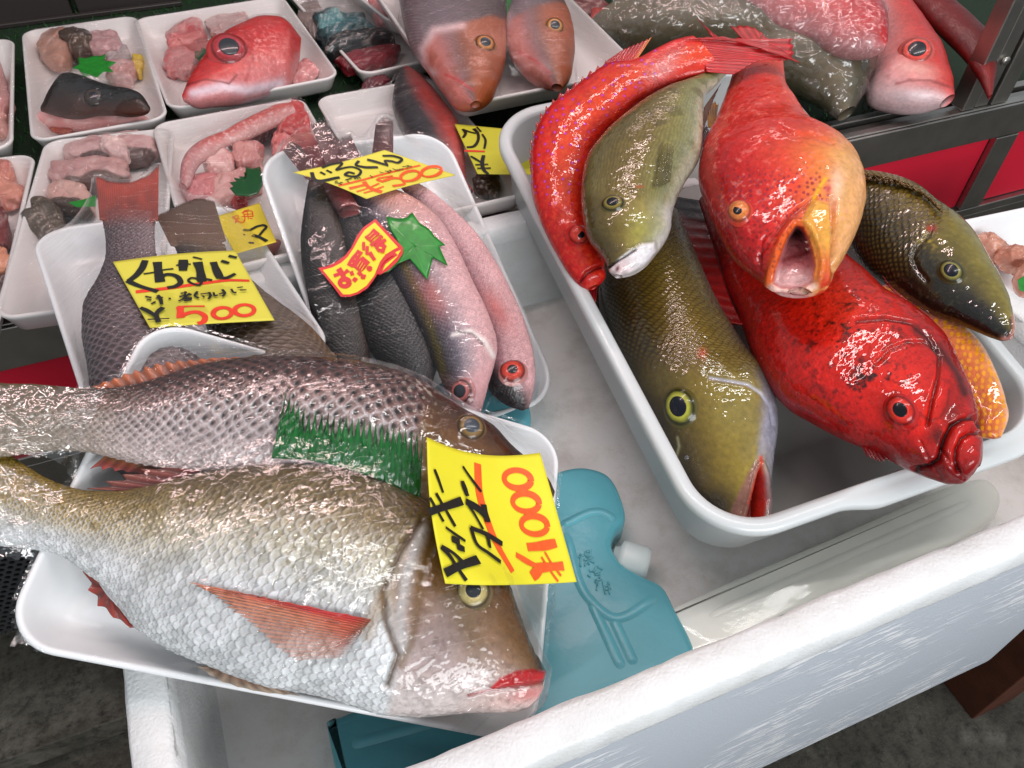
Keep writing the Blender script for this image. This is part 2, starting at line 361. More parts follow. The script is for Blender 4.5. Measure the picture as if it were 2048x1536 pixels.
# raised marks (cold-keeping agent)
def stroke_mesh(V0,F0,P,N,w,th=.0002):
    P=np.asarray(P);N=np.asarray(N);t=unit(np.gradient(P,axis=0));s=unit(np.cross(N,t));w=np.broadcast_to(w,len(P))[:,None]
    b=len(V0);
    for q in(P-s*w/2,P-s*w/2+N*th,P+s*w/2+N*th,P+s*w/2):V0+=list(q)
    n=len(P)
    for k in range(3):
        for i in range(n-1):F0.append([b+k*n+i,b+k*n+i+1,b+(k+1)*n+i+1,b+(k+1)*n+i])
    for i in (0,n-1):F0.append([b+i,b+n+i,b+2*n+i,b+3*n+i])
V0,F0=[],[]
zi=Z(1048,900,2.048)
for s in [[(232,425),(232,478)],[(222,440),(244,432)],[(252,420),(275,412),(272,432),(252,438),(252,420)],[(262,436),(266,470)],[(245,452),(284,440)],[(262,452),(248,475)],[(266,452),(288,462)],
          [(268,492),(276,500)],[(262,512),(272,520)],[(300,478),(282,500)],[(300,478),(322,490)],[(288,504),(312,498)],[(290,512),(314,506),(308,524)],
          [(290,540),(318,528)],[(296,530),(300,560)],[(304,545),(296,575)],[(322,538),(334,590)],[(330,560),(352,550)],[(330,575),(356,566)],[(345,540),(350,590)]]:
    P=at(resample(zi(*s),8,False),FLZ+.0262);stroke_mesh(V0,F0,P,np.tile([0,0,1.],(8,1)),.0011,.0006)
mesh('embossed_lettering',V0,F0,M_gel,ip)
ip2=thing('ice_pack','turquoise ice pack half hidden under the front fish tray beside the left rim','ice pack',at((850,1500),FLZ))
slab('body',[(650,1440),(760,1400),(900,1380),(960,1420),(930,1560),(700,1640),(670,1540)],FLZ+.024,.024,M_gel,groove=[[(700,1490),(880,1440)]],parent=ip2)
ip3=thing('ice_pack','turquoise ice pack under the near end of the tray of pink fish','ice pack',at((560,600),FLZ))
slab('body',[(530,545),(600,530),(800,560),(1000,700),(1058,800),(1062,835),(1010,870),(880,880),(720,820),(600,680)],-.058,.034,M_gel,parent=ip3)
ip4=thing('ice_pack','milky white flat ice pack under the front edge of the grouper container','ice pack',at((1700,1120),FLZ))
slab('body',[(1330,1218),(1480,1150),(1650,1078),(1800,1012),(1920,962),(1975,955),(2004,985),(1998,1025),(1960,1055),(1800,1130),(1600,1225),(1440,1300),(1370,1320),(1330,1285)],FLZ+.016,.016,M_whitepack,groove=[[(1400,1240),(1560,1170),(1800,1065),(1960,995)]],parent=ip4,gdepth=.001)
# ---- milky container for the whole fish
cq=[(975,225),(1520,120),(2150,842),(1415,1115)]
CF=Frame(cq,[.068,.079,.012,-.001])
CPROF=[(.05,-.072),(.026,-.0715),(.016,-.066),(.0125,-.058),(.0095,-.012),(.0075,-.0095),(.001,-.0095),(-.0004,-.0075),(-.0006,-.003),(.0006,-.0008),(.003,0),(.007,0),(.0095,-.0012),(.0112,-.004),(.0145,-.055),(.0185,-.062),(.027,-.0655),(.06,-.066)]
def lip(k,q):
    q=q.copy();near=(q[:,1]<-CF.b+.03);u=q[:,0]/CF.a
    w=np.where(near,sst(-.35,-.1,u)*(1-sst(.75,.95,u)),0)
    if 4<=k<=11: q[:,1]-=w*.006*(k in(5,6,7,8,9));q[:,2]-=w*.0035
    return q
fc_=thing('fish_container','milky white plastic container heaped with red groupers and olive emperors','container',CF.c-CF.n*.07)
V,Fl=rings(CF,CPROF[:-1],.05,True,False,seg=14,sub=40,wob=lip);mesh('wall',V,Fl,M_pp,fc_)
M_ppf=mat('shade_grey_container_floor',srgb(150,153,148),rough=.3,coat=.2,coat_r=.15,colvar=(9,.25),bump=(40,.06,.002))  # opaque grey; paints in the shadow that would show through the plastic
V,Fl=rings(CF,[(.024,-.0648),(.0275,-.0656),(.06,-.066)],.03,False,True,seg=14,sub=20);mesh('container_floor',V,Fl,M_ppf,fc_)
# ---- display case
dc=thing('display_case','stainless steel display case with red panels and a green mat shelf','display case',(.3,.9,GZ))
DY=.572
boxes('shelf',[((-.9,DY+.004,-.05),(1.6,1.9,-.0365))],M_rub,dc)
boxes('front_rail',[((-.9,DY,-.036),(1.6,DY+.010,-.019)),((-.9,DY+.014,-.036),(1.6,DY+.024,-.024)),((-.9,DY+.030,-.036),(1.6,DY+.040,-.021)),((-.9,DY-.004,-.062),(1.6,DY-.001,-.020))],M_steel,dc)
boxes('red_panel',[((-.9,DY+.004,-.165),(.868,DY+.008,-.064)),((.905,DY+.004,-.165),(1.6,DY+.008,-.064))],M_redp,dc)
boxes('panel_frame',[((-.9,DY-.004,-.178),(1.6,DY+.012,-.166)),((.869,DY-.004,-.165),(.904,DY+.012,-.063)),((-.9,DY-.002,-.235),(1.6,DY+.010,-.179))],M_steel,dc)
boxes('corner_post',[((.795,DY+.002,-.0185),(.812,DY+.022,.5)),((.815,DY+.004,-.0185),(.834,DY+.03,.5)),((.838,DY+.002,-.0185),(.862,DY+.026,.5))],M_steel,dc)
lathe('screw',np.array([.826,DY+.002,.035]),(0,-1,0),[(.005,-.001),(.005,.001),(.0035,.0022)],M_steel,dc)
boxes('side_panel',[((.905,DY+.002,-.46),(1.3,DY+.003,-.18))],mat('ochre_panel',srgb(190,140,40),rough=.5),dc)
# perforated grille: real holes
V0,F0=[],[];pit=.0085;r0=.0031;x0,x1,z0,z1=-.52,-.06,-.455,-.24
nx=int((x1-x0)/pit);nz=int((z1-z0)/(pit*.866))
for j in range(nz):
    for i in range(nx):
        cx=x0+(i+.5*(j%2))*pit;cz=z0+j*pit*.866;b=len(V0)
        for k in range(6):
            a=math.radians(60*k+30);V0.append((cx+math.cos(a)*pit*.5774,DY+.002,cz+math.sin(a)*pit*.5774))
        for y in(0,.0015):
            for k in range(6):
                a=math.radians(60*k+30);V0.append((cx+math.cos(a)*r0,DY+.002+y,cz+math.sin(a)*r0))
        for k in range(6):
            k2=(k+1)%6;F0+=[[b+k,b+k2,b+6+k2,b+6+k],[b+6+k,b+6+k2,b+12+k2,b+12+k]]
mesh('vent_grille',V0,F0,mat('grey_perforated_metal',srgb(105,106,110),rough=.4,metal=.8),dc,smooth=False)
boxes('inner_cabinet',[((-.9,DY+.03,-.46),(1.6,1.2,-.2))],mat('dark_cabinet',srgb(16,16,17),rough=.8),dc)
# turf mat
mesh('turf_mat',[(-.9,DY+.045,-.036),(1.5,DY+.045,-.036),(1.5,1.9,-.036),(-.9,1.9,-.036)],[(0,1,2,3)],M_turf,label='dark green artificial turf mat lining the display case',cat='mat')
g=np.random.default_rng(3);N=26000
x=g.uniform(-.5,.85,N);y=g.uniform(DY+.05,1.55,N);a=g.uniform(0,6.28,N);h=g.uniform(.003,.0075,N);l=g.normal(0,.003,(N,2));w=.0007
b=np.stack([x,y,np.full(N,-.036)],-1);s=np.stack([np.cos(a)*w,np.sin(a)*w,0*a],-1);t=b+np.c_[l,h]
V=np.stack([b-s,b+s,t],1).reshape(-1,3)
mesh('artificial_turf',V,np.arange(3*N).reshape(-1,3),mat('turf_blade',srgb(30,88,34),rough=.5),smooth=False,kind='stuff',label='short dark green plastic grass blades')
# back and side of the case
boxes('back_wall_panel',[((-.9,1.55,-.036),(1.6,1.58,.5)),((-.9,1.19,-.036),(-.115,1.22,.3)),((-.108,1.196,-.036),(.02,1.22,.3)),((-.9,1.182,-.036),(.02,1.1895,-.030))],mat('dark_back_panel',srgb(52,46,44),rough=.4),dc)
# ================================================================== FISH TOOLS
def scales(a,b,r=.66,w=1.):
    """overlapping scale pattern, free edge towards +a; returns (q 0 root..1 free edge, centre a, centre b)"""
    i0=np.floor(a/(.5*w)).astype(int);q=np.full(a.shape,2.);ca=np.zeros(a.shape);cb=np.zeros(a.shape)
    done=np.zeros(a.shape,bool)
    for k in range(-3,3):
        i=i0+k;A=i*.5*w;off=.5*(i%2);j=np.round(b-off);Bc=j+off
        d=np.hypot((a-A)/w,b-Bc)/r;ok=(d<1)&~done
        q=np.where(ok,d,q);ca=np.where(ok,A,ca);cb=np.where(ok,Bc,cb);done|=ok
    return np.clip(q,0,1),ca,cb
class Surf:
    def __init__(s,P,flip=False):
        s.P=P;du=np.gradient(P,axis=0);dv=np.gradient(P,axis=1);n=unit(np.cross(dv,du))
        if ((CAM-P)*n).sum(-1).mean()<0:n=-n
        s.N=n;s.px=proj(P)
    def hit(s,p,lift=0.):
        p=np.atleast_2d(np.asarray(p,float));lift=np.broadcast_to(lift,len(p));out=[];no=[]
        q=s.px.reshape(-1,2);Pf=s.P.reshape(-1,3);Nf=s.N.reshape(-1,3)
        for k,x in enumerate(p):
            i=((q-x)**2).sum(1).argmin();n=Nf[i];A=Pf[i]+n*lift[k];d=rays(x)
            v=unit(CAM-A)
            if n@v<.35:n=unit(n+v*.8)
            out.append(CAM+d*((A-CAM)@n)/(d@n));no.append(n)
        return np.array(out),np.array(no)
class Ctx: pass
def loft(pairs,z0,z1,k,ratio,ns,nt,NR=26,wscale=1.,pw=.9):
    """closed fish body from picture outline pairs (dorsal,ventral) lying in a plane of its own"""
    pr=np.array([[*a,*b] for a,b in pairs],float);mid=(pr[:,:2]+pr[:,2:])/2
    A=at(mid[0],z0);B=at(mid[-1],z1);ax=unit(B-A);m=k*unit(CAM-(A+B)/2)+(1-k)*np.array([0,0,1.]);n=unit(m-ax*(m@ax))
    d=np.r_[0,np.cumsum(np.linalg.norm(np.diff(mid,axis=0),axis=1))]
    u=np.linspace(0,1,ns);u=.9*u+.1*u**2
    s=interp(d,pr,u*d[-1]);U=on_plane(s[:,:2],A,n);Lw=on_plane(s[:,2:],A,n)
    c=(U+Lw)/2;e=U-Lw;h=np.linalg.norm(e,axis=1)/2;e=unit(e)
    rs,rv=zip(*ratio);T=h*np.interp(u,rs,rv)
    return A,n,u,c,e,h,T
def body(name,parent,pairs,z0,z1,k,ratio,color,disp=None,ns=300,nt=120,nb=36,NR=24,w=1.,m=None,pw=.92,minh=.45,kind=None,deep=1.22,push=None,**kw):
    A,n,u,c,e,h,T=loft(pairs,z0,z1,k,ratio,ns,nt)
    th=np.linspace(0,math.pi,nt);X=Ctx()
    def sec(t):return c[:,None]+e[:,None]*(h[:,None]*np.cos(t))[...,None]+n*(T[:,None]*np.sign(np.sin(t))*np.abs(np.sin(t))**pw)[...,None]
    P=sec(th);S=Surf(P);X.P=P;X.N=S.N;X.px=S.px[...,0];X.py=S.px[...,1]
    X.s=np.broadcast_to(u[:,None],P.shape[:2]);X.v=np.broadcast_to(np.cos(th),P.shape[:2]);X.th=np.broadcast_to(th,P.shape[:2])
    he=np.maximum(h,h.max()*minh);ds=np.r_[0,np.linalg.norm(np.diff(c,axis=0),axis=1)]
    X.a=np.broadcast_to((np.cumsum(ds*NR/(math.pi*he*.85)))[:,None],P.shape[:2]);X.b=(X.th-math.pi/2)*(h/he)[:,None]*NR/math.pi
    X.h=np.broadcast_to(h[:,None],P.shape[:2])
    # small warp keeps the rows from being ruler straight
    wv=np.stack([X.a*.13,X.b*.13,X.a*0],-1);X.a=X.a+1.2*(noise(wv,1,5)-.5)+.5*(noise(wv,4,6)-.5);X.b=X.b+.9*(noise(wv,1,8)-.5)+.5*(noise(wv,4,11)-.5)
    X.q,ca,cb=scales(X.a,X.b,w=w);X.da=X.a-ca;X.db=X.b-cb;X.dot=np.hypot((X.da-.36*w)/(.2*w),X.db/.24);X.rand=_h(np.round(ca*8).astype(int),np.round(cb*8).astype(int),np.ones(ca.shape,int),3)
    X.n1=fbm(P,90,4,1);X.n2=fbm(P,420,3,7);X.n3=fbm(P,28,3,12)
    C=np.clip(color(X),0,1)**deep
    C=C*(1+.3*(X.n2-.5)+.3*(X.n1-.5)+.3*(X.n3-.5))[...,None]
    if disp is not None:P=P+X.N*disp(X)[...,None]
    if push is not None:P=P+push(X)
    S2=Surf(P);tb=np.linspace(math.pi,2*math.pi,nb+2)[1:-1]
    Pb=sec(tb);ib=np.round((2*math.pi-tb)/math.pi*(nt-1)).astype(int);Cb=C[:,ib]
    V=np.concatenate([P,Pb],1);Cc=np.concatenate([C,Cb],1);mm=nt+nb
    Fq=gridF(ns,mm,True);V=V.reshape(-1,3);Cc=Cc.reshape(-1,3)
    nV=len(V);V=np.vstack([V,c[0],c[-1]]);Cc=np.vstack([Cc,Cc[:mm].mean(0),Cc[-mm:].mean(0)])
    i=np.arange(mm);cap0=np.stack([i,(i+1)%mm,np.full(mm,nV),np.full(mm,nV)],-1);cap1=np.stack([(ns-1)*mm+(i+1)%mm,(ns-1)*mm+i,np.full(mm,nV+1),np.full(mm,nV+1)],-1)
    # triangles for the caps go through a separate small list
    me=mesh(name,V,Fq,m or M_skin,parent,col=Cc,**kw)
    S2.A,S2.n,S2.X,S2.col=A,n,X,C;S2.V=V;S2.obj=me;S2.mid=c
    bm=__import__('bmesh').new();bm.from_mesh(me.data);bm.verts.ensure_lookup_table()
    for cap in(cap0,cap1):
        for q in cap:
            try:f=bm.faces.new([bm.verts[int(q[0])],bm.verts[int(q[1])],bm.verts[int(q[2])]]);f.smooth=True
            except ValueError:pass
    bm.to_mesh(me.data);bm.free()
    return S2
def planeF(S,lift=0.):
    return lambda p,t=None:on_plane(np.asarray(p,float),S.A+S.n*lift,S.n)
def hitF(S,l0=.001,l1=.003):
    def fn(p,t):
        sh=p.shape[:-1];q=p.reshape(-1,2);return S.hit(q,(l0+(l1-l0)*t).reshape(-1))[0].reshape(*sh,3)
    return fn
def fin(name,parent,base,tip,where,color,rays_n=14,jag=.12,rows=16,amp=.0005,th=.0007,curl=0,nrm=None,seed=0,m=None,smooth=True,cpr=6,alpha=None,**kw):
    nc=rays_n*cpr+1;b=resample(base,nc,smooth);t=resample(tip,nc,smooth);x=np.linspace(0,rays_n,nc);fr=np.abs((x%1)-.5)*2 # 1 on a ray
    r=np.random.default_rng(seed);jl=np.interp(x,np.arange(rays_n+1),r.uniform(.5,1.4,rays_n+1))
    T=np.linspace(0,1,rows)[:,None]*(1-jag*jl*(1-fr**1.5))[None]
    p=b[None]*(1-T[...,None])+t[None]*T[...,None]
    P=where(p,T);n=Surf(P).N if nrm is None else np.broadcast_to(nrm,P.shape)
    rn=fbm(np.stack([p[...,0]*.06,p[...,1]*.06,T*0],-1),1,3,seed+4)
    P=P+n*((amp*(fr[None]**2)*(1-.5*T)+.0006*(rn-.5)+curl*T**2))[...,None]
    C=color(T,np.broadcast_to(fr,T.shape),np.broadcast_to(x/rays_n,T.shape),rn,p)
    C=np.clip(C,0,1)**1.2
    o=mesh(name,P.reshape(-1,3),gridF(rows,nc),m or M_fin,parent,col=C,alpha=(np.clip(1-.35*T*(1-fr[None]**1.5),0,1) if alpha is None else alpha(T,np.broadcast_to(fr,T.shape),np.broadcast_to(x/rays_n,T.shape))),**kw)
    so=o.modifiers.new('thickness','SOLIDIFY');so.thickness=th;so.offset=0;return o
def fincol(c0,c1,dark=.55,light=None):
    c0,c1=srgb(*c0),srgb(*c1)
    def f(T,fr,x,rn,p):
        c=mix(c0,c1,sst(0,1,T+.5*(rn-.5)));c=c*(1-dark*(1-fr**.8)*.6)[...,None]*(.8+.4*rn)[...,None];return c
    return f
def eye(S,parent,x,y,r,iris=(190,170,90),pup=.55,ring=(90,70,40),bulge=.42,pc=(10,12,18),squash=1.,ang=0,view=.35,lift=.0,skin=None,off=(0,0),cloud=0):
    P,N=S.hit([(x,y)]);P=P[0];n=unit(N[0]*(1-view)+unit(CAM-P)*view);rm=r*np.linalg.norm(P-CAM)/F*abs(unit(rays(np.array([x,y])))@R[:,2])
    a=math.radians(ang);u=R[:,0]*math.cos(a)+R[:,1]*math.sin(a);u=unit(u-n*(u@n));v=np.cross(n,u)
    k=40;rr=np.concatenate([np.linspace(0,1,26),[1.12,1.3]]);t=np.arange(k)/k*2*math.pi
    h=np.where(rr<=1,bulge*np.sqrt(np.maximum(0,1-(.96*rr)**2)),[0]*26+[.06,-.25])+.04
    V=P+n*lift+(rr[:,None]*np.cos(t))[...,None]*u*rm+(rr[:,None]*np.sin(t))[...,None]*v*rm*squash+(h[:,None]+0*t)[...,None]*n*rm
    ir,rg,pk=srgb(*iris),srgb(*ring),srgb(*pc);ox,oy=off
    q=np.hypot(rr[:,None]*np.cos(t)-ox*(1-rr[:,None]),rr[:,None]*np.sin(t)-oy*(1-rr[:,None]))
    rn=fbm(V,900,3,2);C=mix(np.broadcast_to(ir,(*q.shape,3)),np.broadcast_to(rg,(*q.shape,3)),sst(.72,.98,q+.25*(rn-.5)))
    C=C*(.55+.9*rn)[...,None];C=C*(1-.6*np.exp(-((rr-1.0)/.1)**2))[:,None,None]  # dark rim ring paints the shade of the eye socket
    gold=np.exp(-((q-pup-.05)/.05)**2);C=mix(C,np.broadcast_to(np.minimum(ir*1.6+.03,1),C.shape),gold*.4)
    if skin is not None:C=mix(C,np.broadcast_to(srgb(*skin),C.shape),sst(.98,1.2,rr[:,None]+0*t))
    o=mesh('eye',V.reshape(-1,3),gridF(len(rr),k,True),M_eye,parent,col=C)
    rp=np.linspace(0,1,12)*pup;hp=bulge*np.sqrt(np.maximum(0,1-(.96*rp)**2))+.04+.012
    hp[-1]-=.03
    Vp=P+n*lift+((rp[:,None]*np.cos(t))[...,None]*u+(rp[:,None]*np.sin(t))[...,None]*v*squash+(hp[:,None]+0*t)[...,None]*n+ox*u*.5+oy*v*.5)*rm
    Cp=np.broadcast_to(mix(pk,srgb(120,130,140),np.array(cloud*1.))*1.,(Vp.reshape(-1,3)).shape)
    mesh('pupil',Vp.reshape(-1,3),gridF(len(rp),k,True),M_eye,o,col=Cp);return o
def line(X,pts,w):return np.exp(-(dseg(X.px,X.py,pts)/w)**2)
def wl(c):return srgb(*c)
def lay(C,col,t):return mix(C,np.broadcast_to(srgb(*col) if not isinstance(col,np.ndarray) else col,C.shape),np.clip(t,0,1))
def base2(X,stops):
    """colour by v (1 dorsal .. -1 ventral)"""
    v=np.clip(X.v+.25*(X.n1-.5),-1,1);vs=[s[0] for s in stops];cs=np.array([srgb(*s[1]) for s in stops])
    return np.stack([np.interp(v,vs,cs[:,k]) for k in range(3)],-1)
# ================================================================== FRONT TRAYS
TA=tray([(300,632),(1122,872),(1072,1490),(-12,1290)],[.075,-.019,-.048,.046],'long white foam tray in front holding two big wrapped snappers')
# ---------- big silver emperor
def emperor():
    t=thing('fish','big silver scaled emperor with red lips lying lowest in the front tray','fish',at((600,1180),.03),'fish wrapped on trays')
    pairs=[((1090,1345),(1088,1362)),((1084,1330),(1082,1386)),((1064,1297),(1062,1411)),((1036,1226),(1004,1424)),((1008,1150),(935,1426)),((966,1090),(850,1434)),((905,1040),(760,1428)),((822,992),(650,1394)),((722,950),(535,1373)),((620,931),(425,1335)),((505,935),(332,1296)),((393,952),(265,1248)),((302,974),(212,1178)),((222,985),(160,1137)),((150,978),(112,1107)),((92,957),(50,1097)),((40,925),(5,1092)),((-10,885),(-60,1100))]
    gill=[(843,1040),(800,1100),(765,1180),(770,1240),(795,1310),(775,1370)]
    pre=[(880,1050),(855,1120),(838,1200),(822,1290),(800,1330)]
    red=[(1090,1342),(1060,1338),(1030,1342),(1000,1356),(975,1378),(1005,1376),(1045,1372),(1086,1362)]
    mline=[(1090,1362),(1045,1373),(1005,1378),(960,1385),(938,1392)]
    def color(X):
        C=base2(X,[(-1,(214,216,216)),(-.35,(206,209,210)),(.1,(190,184,164)),(.45,(150,132,96)),(.8,(120,100,66)),(1,(100,82,54))])
        q=X.q;body=sst(-4,14,-(X.px-(845-.30*(X.py-1040))))  # head boundary roughly along the gill
        body=1-sst(-10,25,X.px-np.interp(X.py,[1000,1040,1100,1180,1240,1310,1430],[880,850,808,775,778,792,770]))
        yel=sst(470,60,X.px)*sst(-.75,.1,X.v);C=lay(C,(158,134,58),yel*.9)
        C=C*(1+body*(.34*(X.rand-.5)))[...,None]
        edge=sst(.80,.97,q)*body;root=(1-sst(.42,.6,q))*body
        dk=np.clip(.30+.5*sst(-.6,.5,X.v),0,1)
        C=lay(C,(84,76,50),edge*np.clip(dk+.15,0,1)*.9);C=lay(C,(70,62,46),root*sst(0,.9,X.v)*.5)  # darkened roots paint the shadow behind each overlapping scale edge
        C=lay(C,(232,234,238),(1-edge)*sst(.45,.75,q)*body*sst(.8,-.1,X.v)*.45*(X.n1>.45))
        # disturbed scales patch
        C=lay(C,(150,142,116),sst(.58,.7,X.n2)*np.exp(-ell(X.px,X.py,600,1110,150,60,25)**2)*.7)
        # head
        hd=1-body;H=base2(X,[(-1,(216,205,200)),(-.55,(205,190,186)),(-.2,(170,142,118)),(.2,(140,108,62)),(.7,(116,88,48)),(1,(92,72,44))])
        C=mix(C,H**1.2,hd)
        C=lay(C,(160,146,146),hd*np.exp(-ell(X.px,X.py,880,1270,70,95,20)**2)*.7)
        C=lay(C,(118,98,58),hd*np.exp(-ell(X.px,X.py,930,1230,25,90,-18)**2)*.55)
        C=lay(C,(196,196,196),np.exp(-((dseg(X.px,X.py,[(842,1060),(812,1150),(800,1230),(808,1300)]))/15)**2)*.75) # scaly cheek band
        C=lay(C,(92,66,36),line(X,gill,6)*.85);C=lay(C,(118,92,52),line(X,pre,9)*.6)
        C=lay(C,(150,118,70),line(X,[(765,1190),(740,1250),(735,1268)],16)*.5)
        C=lay(C,(216,208,206),sst(-.55,-.9,X.v)*hd*.6)
        C=lay(C,(226,196,188),np.exp(-ell(X.px,X.py,1010,1400,80,25,-6)**2)*.8)
        C=lay(C,(190,12,24),sst(3,-3,sd(X.px,X.py,red)));C=lay(C,(206,70,70),np.exp(-ell(X.px,X.py,1058,1388,40,14,-12)**2)*.55)
        C=lay(C,(178,36,40),line(X,mline,3.2)*.85)
        C=lay(C,(46,36,32),np.exp(-ell(X.px,X.py,1083,1325,14,16,0)**2)*.85)
        C=lay(C,(80,56,38),sst(.55,.72,X.n2)*hd*.3)
        return C
    def disp(X):
        body=1-sst(-10,25,X.px-np.interp(X.py,[1000,1040,1100,1180,1240,1310,1430],[880,850,808,775,778,792,770]))
        d=body*(.00045*X.q**1.5+.0004*(X.rand-.5))
        d+=-.0022*line(X,gill,7)-.0008*line(X,pre,8)+.001*np.exp(-(dseg(X.px,X.py,[(842,1060),(812,1150),(800,1230),(808,1300)])/16)**2)
        d+=(1-body)*(.0009*(X.n2-.5)+.0010*(fbm(X.P,250,2,31)-.5));d+=-.0015*line(X,mline,4)+.002*sst(6,-10,sd(X.px,X.py,red))
        return d+.0006*(X.n1-.5)
    S=body('body',t,pairs,-.006,.066,.45,[(0,.75),(.06,.62),(.2,.5),(.5,.44),(.85,.36),(1,.22)],color,disp,ns=520,nt=230,NR=25,w=1.15)
    eye(S,t,945,1183,33,iris=(176,160,104),pup=.5,ring=(96,78,46),skin=(112,92,58),bulge=.4,view=.2,cloud=.1)
    fin('tail_fin',t,[(-5,890),(-15,940),(-25,1000),(-30,1050),(-35,1095)],[(-190,810),(-185,900),(-160,985),(-190,1080),(-210,1170)],planeF(S,.002),fincol((150,125,52),(120,98,40)),16)
    fin('dorsal_fin',t,[(835,985),(720,938),(600,922),(500,924),(420,938),(330,966),(262,984)],[(800,968),(690,926),(560,916),(450,922),(330,928),(230,955),(175,978)],planeF(S,.0015),fincol((130,54,46),(150,90,76),.8),17,jag=.3,amp=.0012)
    fin('pectoral_fin',t,[(742,1240),(728,1258),(712,1282),(698,1312)],[(376,1164),(420,1186),(458,1215),(505,1250),(548,1290),(590,1320)],hitF(S,.0035,.002),
        lambda T,fr,x,rn,p:lay(lay(mix(srgb(196,82,52)+0*T[...,None],srgb(222,150,116)+0*T[...,None],sst(.05,.7,T+.4*x)),(190,30,30),np.exp(-((x-.04)/.12)**2)*sst(1.1,.3,T)),(130,80,40),np.exp(-(T/.07)**2)*.8)*(.7+.4*fr*(.6+.8*rn))[...,None],17,jag=.05,rows=30,amp=.0006,smooth=True,
        alpha=lambda T,fr,x:np.clip(np.interp(x,[0,.2,.6,1],[1,.75,.42,.25])*(.45+.6*fr**2)+(1-T)**3*.5*(1-x),0,1)*np.clip(T*(4+6*(1-x))+(1-x)*1.1-.15,0,1))
    fin('anal_fin',t,[(255,1240),(235,1215),(212,1188),(196,1165)],[(330,1290),(250,1250),(185,1200),(166,1143)],planeF(S,-.006),fincol((150,60,44),(176,70,56),.8),6,jag=.35,amp=.001)
    fin('pelvic_fin',t,[(545,1372),(500,1362),(450,1345),(415,1334)],[(600,1392),(520,1384),(440,1362),(392,1332)],planeF(S,-.008),fincol((150,120,100),(190,170,150),.6),7,jag=.1)
    return S
SA=emperor()
# ---------- dark spotted emperor behind it
def spotted():
    t=thing('fish','brown emperor with dark spotted scales lying behind the big silver one','fish',at((550,830),.06),'fish wrapped on trays')
    pairs=[((1108,982),(1104,1000)),((1098,964),(1092,1015)),((1068,932),(1048,1040)),((1021,893),(985,1058)),((983,853),(920,1062)),((925,820),(850,1045)),((846,768),(760,1015)),((752,735),(650,985)),((627,719),(540,965)),((500,719),(430,950)),((400,733),(350,938)),((300,764),(270,925)),((220,779),(200,908)),((150,778),(140,900)),((80,772),(75,903)),((10,770),(10,912)),((-40,765),(-50,925))]
    hx=lambda X:np.interp(X.py,[750,800,860,920,1000],[842,850,838,830,840])
    def color(X):
        C=base2(X,[(-1,(196,196,198)),(-.4,(186,186,190)),(0,(170,164,164)),(.25,(144,122,118)),(.6,(112,84,80)),(1,(92,66,62))])
        bd=1-sst(-12,18,X.px-hx(X));q=X.q
        C=C*np.array([1.14,.96,.9])*(1+bd*.3*(X.rand-.5))[...,None]
        C=lay(C,(34,26,25),np.exp(-X.dot**2)*bd*(.8+.6*X.n2)*np.interp(X.v,[-.9,-.3,.2,1],[.25,.75,1,.9]))
        C=lay(C,(226,226,230),sst(.66,.8,q)*sst(1,.9,q)*bd*np.interp(X.v,[-1,0,.3,.6],[.3,.55,.22,.05])*(.4+.9*X.n1))
        C=lay(C,(60,46,42),sst(.93,1,q)*bd*.5)
        C=lay(C,(132,118,72),sst(330,40,X.px)*.55)
        H=base2(X,[(-1,(190,170,150)),(-.3,(176,146,100)),(.2,(140,102,52)),(.6,(100,66,36)),(1,(72,44,32))]);C=mix(C,H,1-bd)
        C=lay(C,(205,200,190),sst(.6,.72,X.n2)*np.exp(-((X.px-hx(X))/40)**2)*.6)
        C=lay(C,(96,60,24),line(X,[(870,800),(880,860),(870,900)],14)*.3);C=lay(C,(60,40,32),np.exp(-ell(X.px,X.py,1090,985,22,30,0)**2)*.8)
        return C
    def disp(X):
        bd=1-sst(-12,18,X.px-hx(X));return bd*(.0008*X.q**1.5+.0004*(X.rand-.5))-.001*line(X,[(852,800),(842,860),(846,930)],8)+.0006*(X.n1-.5)
    S=body('body',t,pairs,.0,.086,.45,[(0,.75),(.06,.6),(.2,.5),(.5,.44),(.85,.34),(1,.22)],color,disp,ns=440,nt=180,NR=14,w=1.15,deep=1.4)
    eye(S,t,941,856,27,iris=(120,92,48),pup=.62,ring=(84,60,30),skin=(116,84,44),bulge=.5,pc=(30,36,48),cloud=.15)
    fin('dorsal_fin',t,[(505,722),(420,730),(340,752),(270,772),(200,781)],[(490,714),(400,718),(310,728),(240,752),(186,773)],planeF(S,.001),fincol((150,80,40),(196,110,58),.6),14,jag=.2,amp=.001)
    fin('tail_fin',t,[(-40,765),(-45,840),(-50,925)],[(-200,735),(-170,840),(-200,960)],planeF(S,.002),fincol((140,86,46),(150,80,50)),14)
    fin('anal_fin',t,[(330,930),(270,922),(215,908)],[(330,955),(250,945),(180,938)],planeF(S,-.006),fincol((150,110,70),(176,70,60),.5),6,jag=.2)
    return S
SB=spotted()
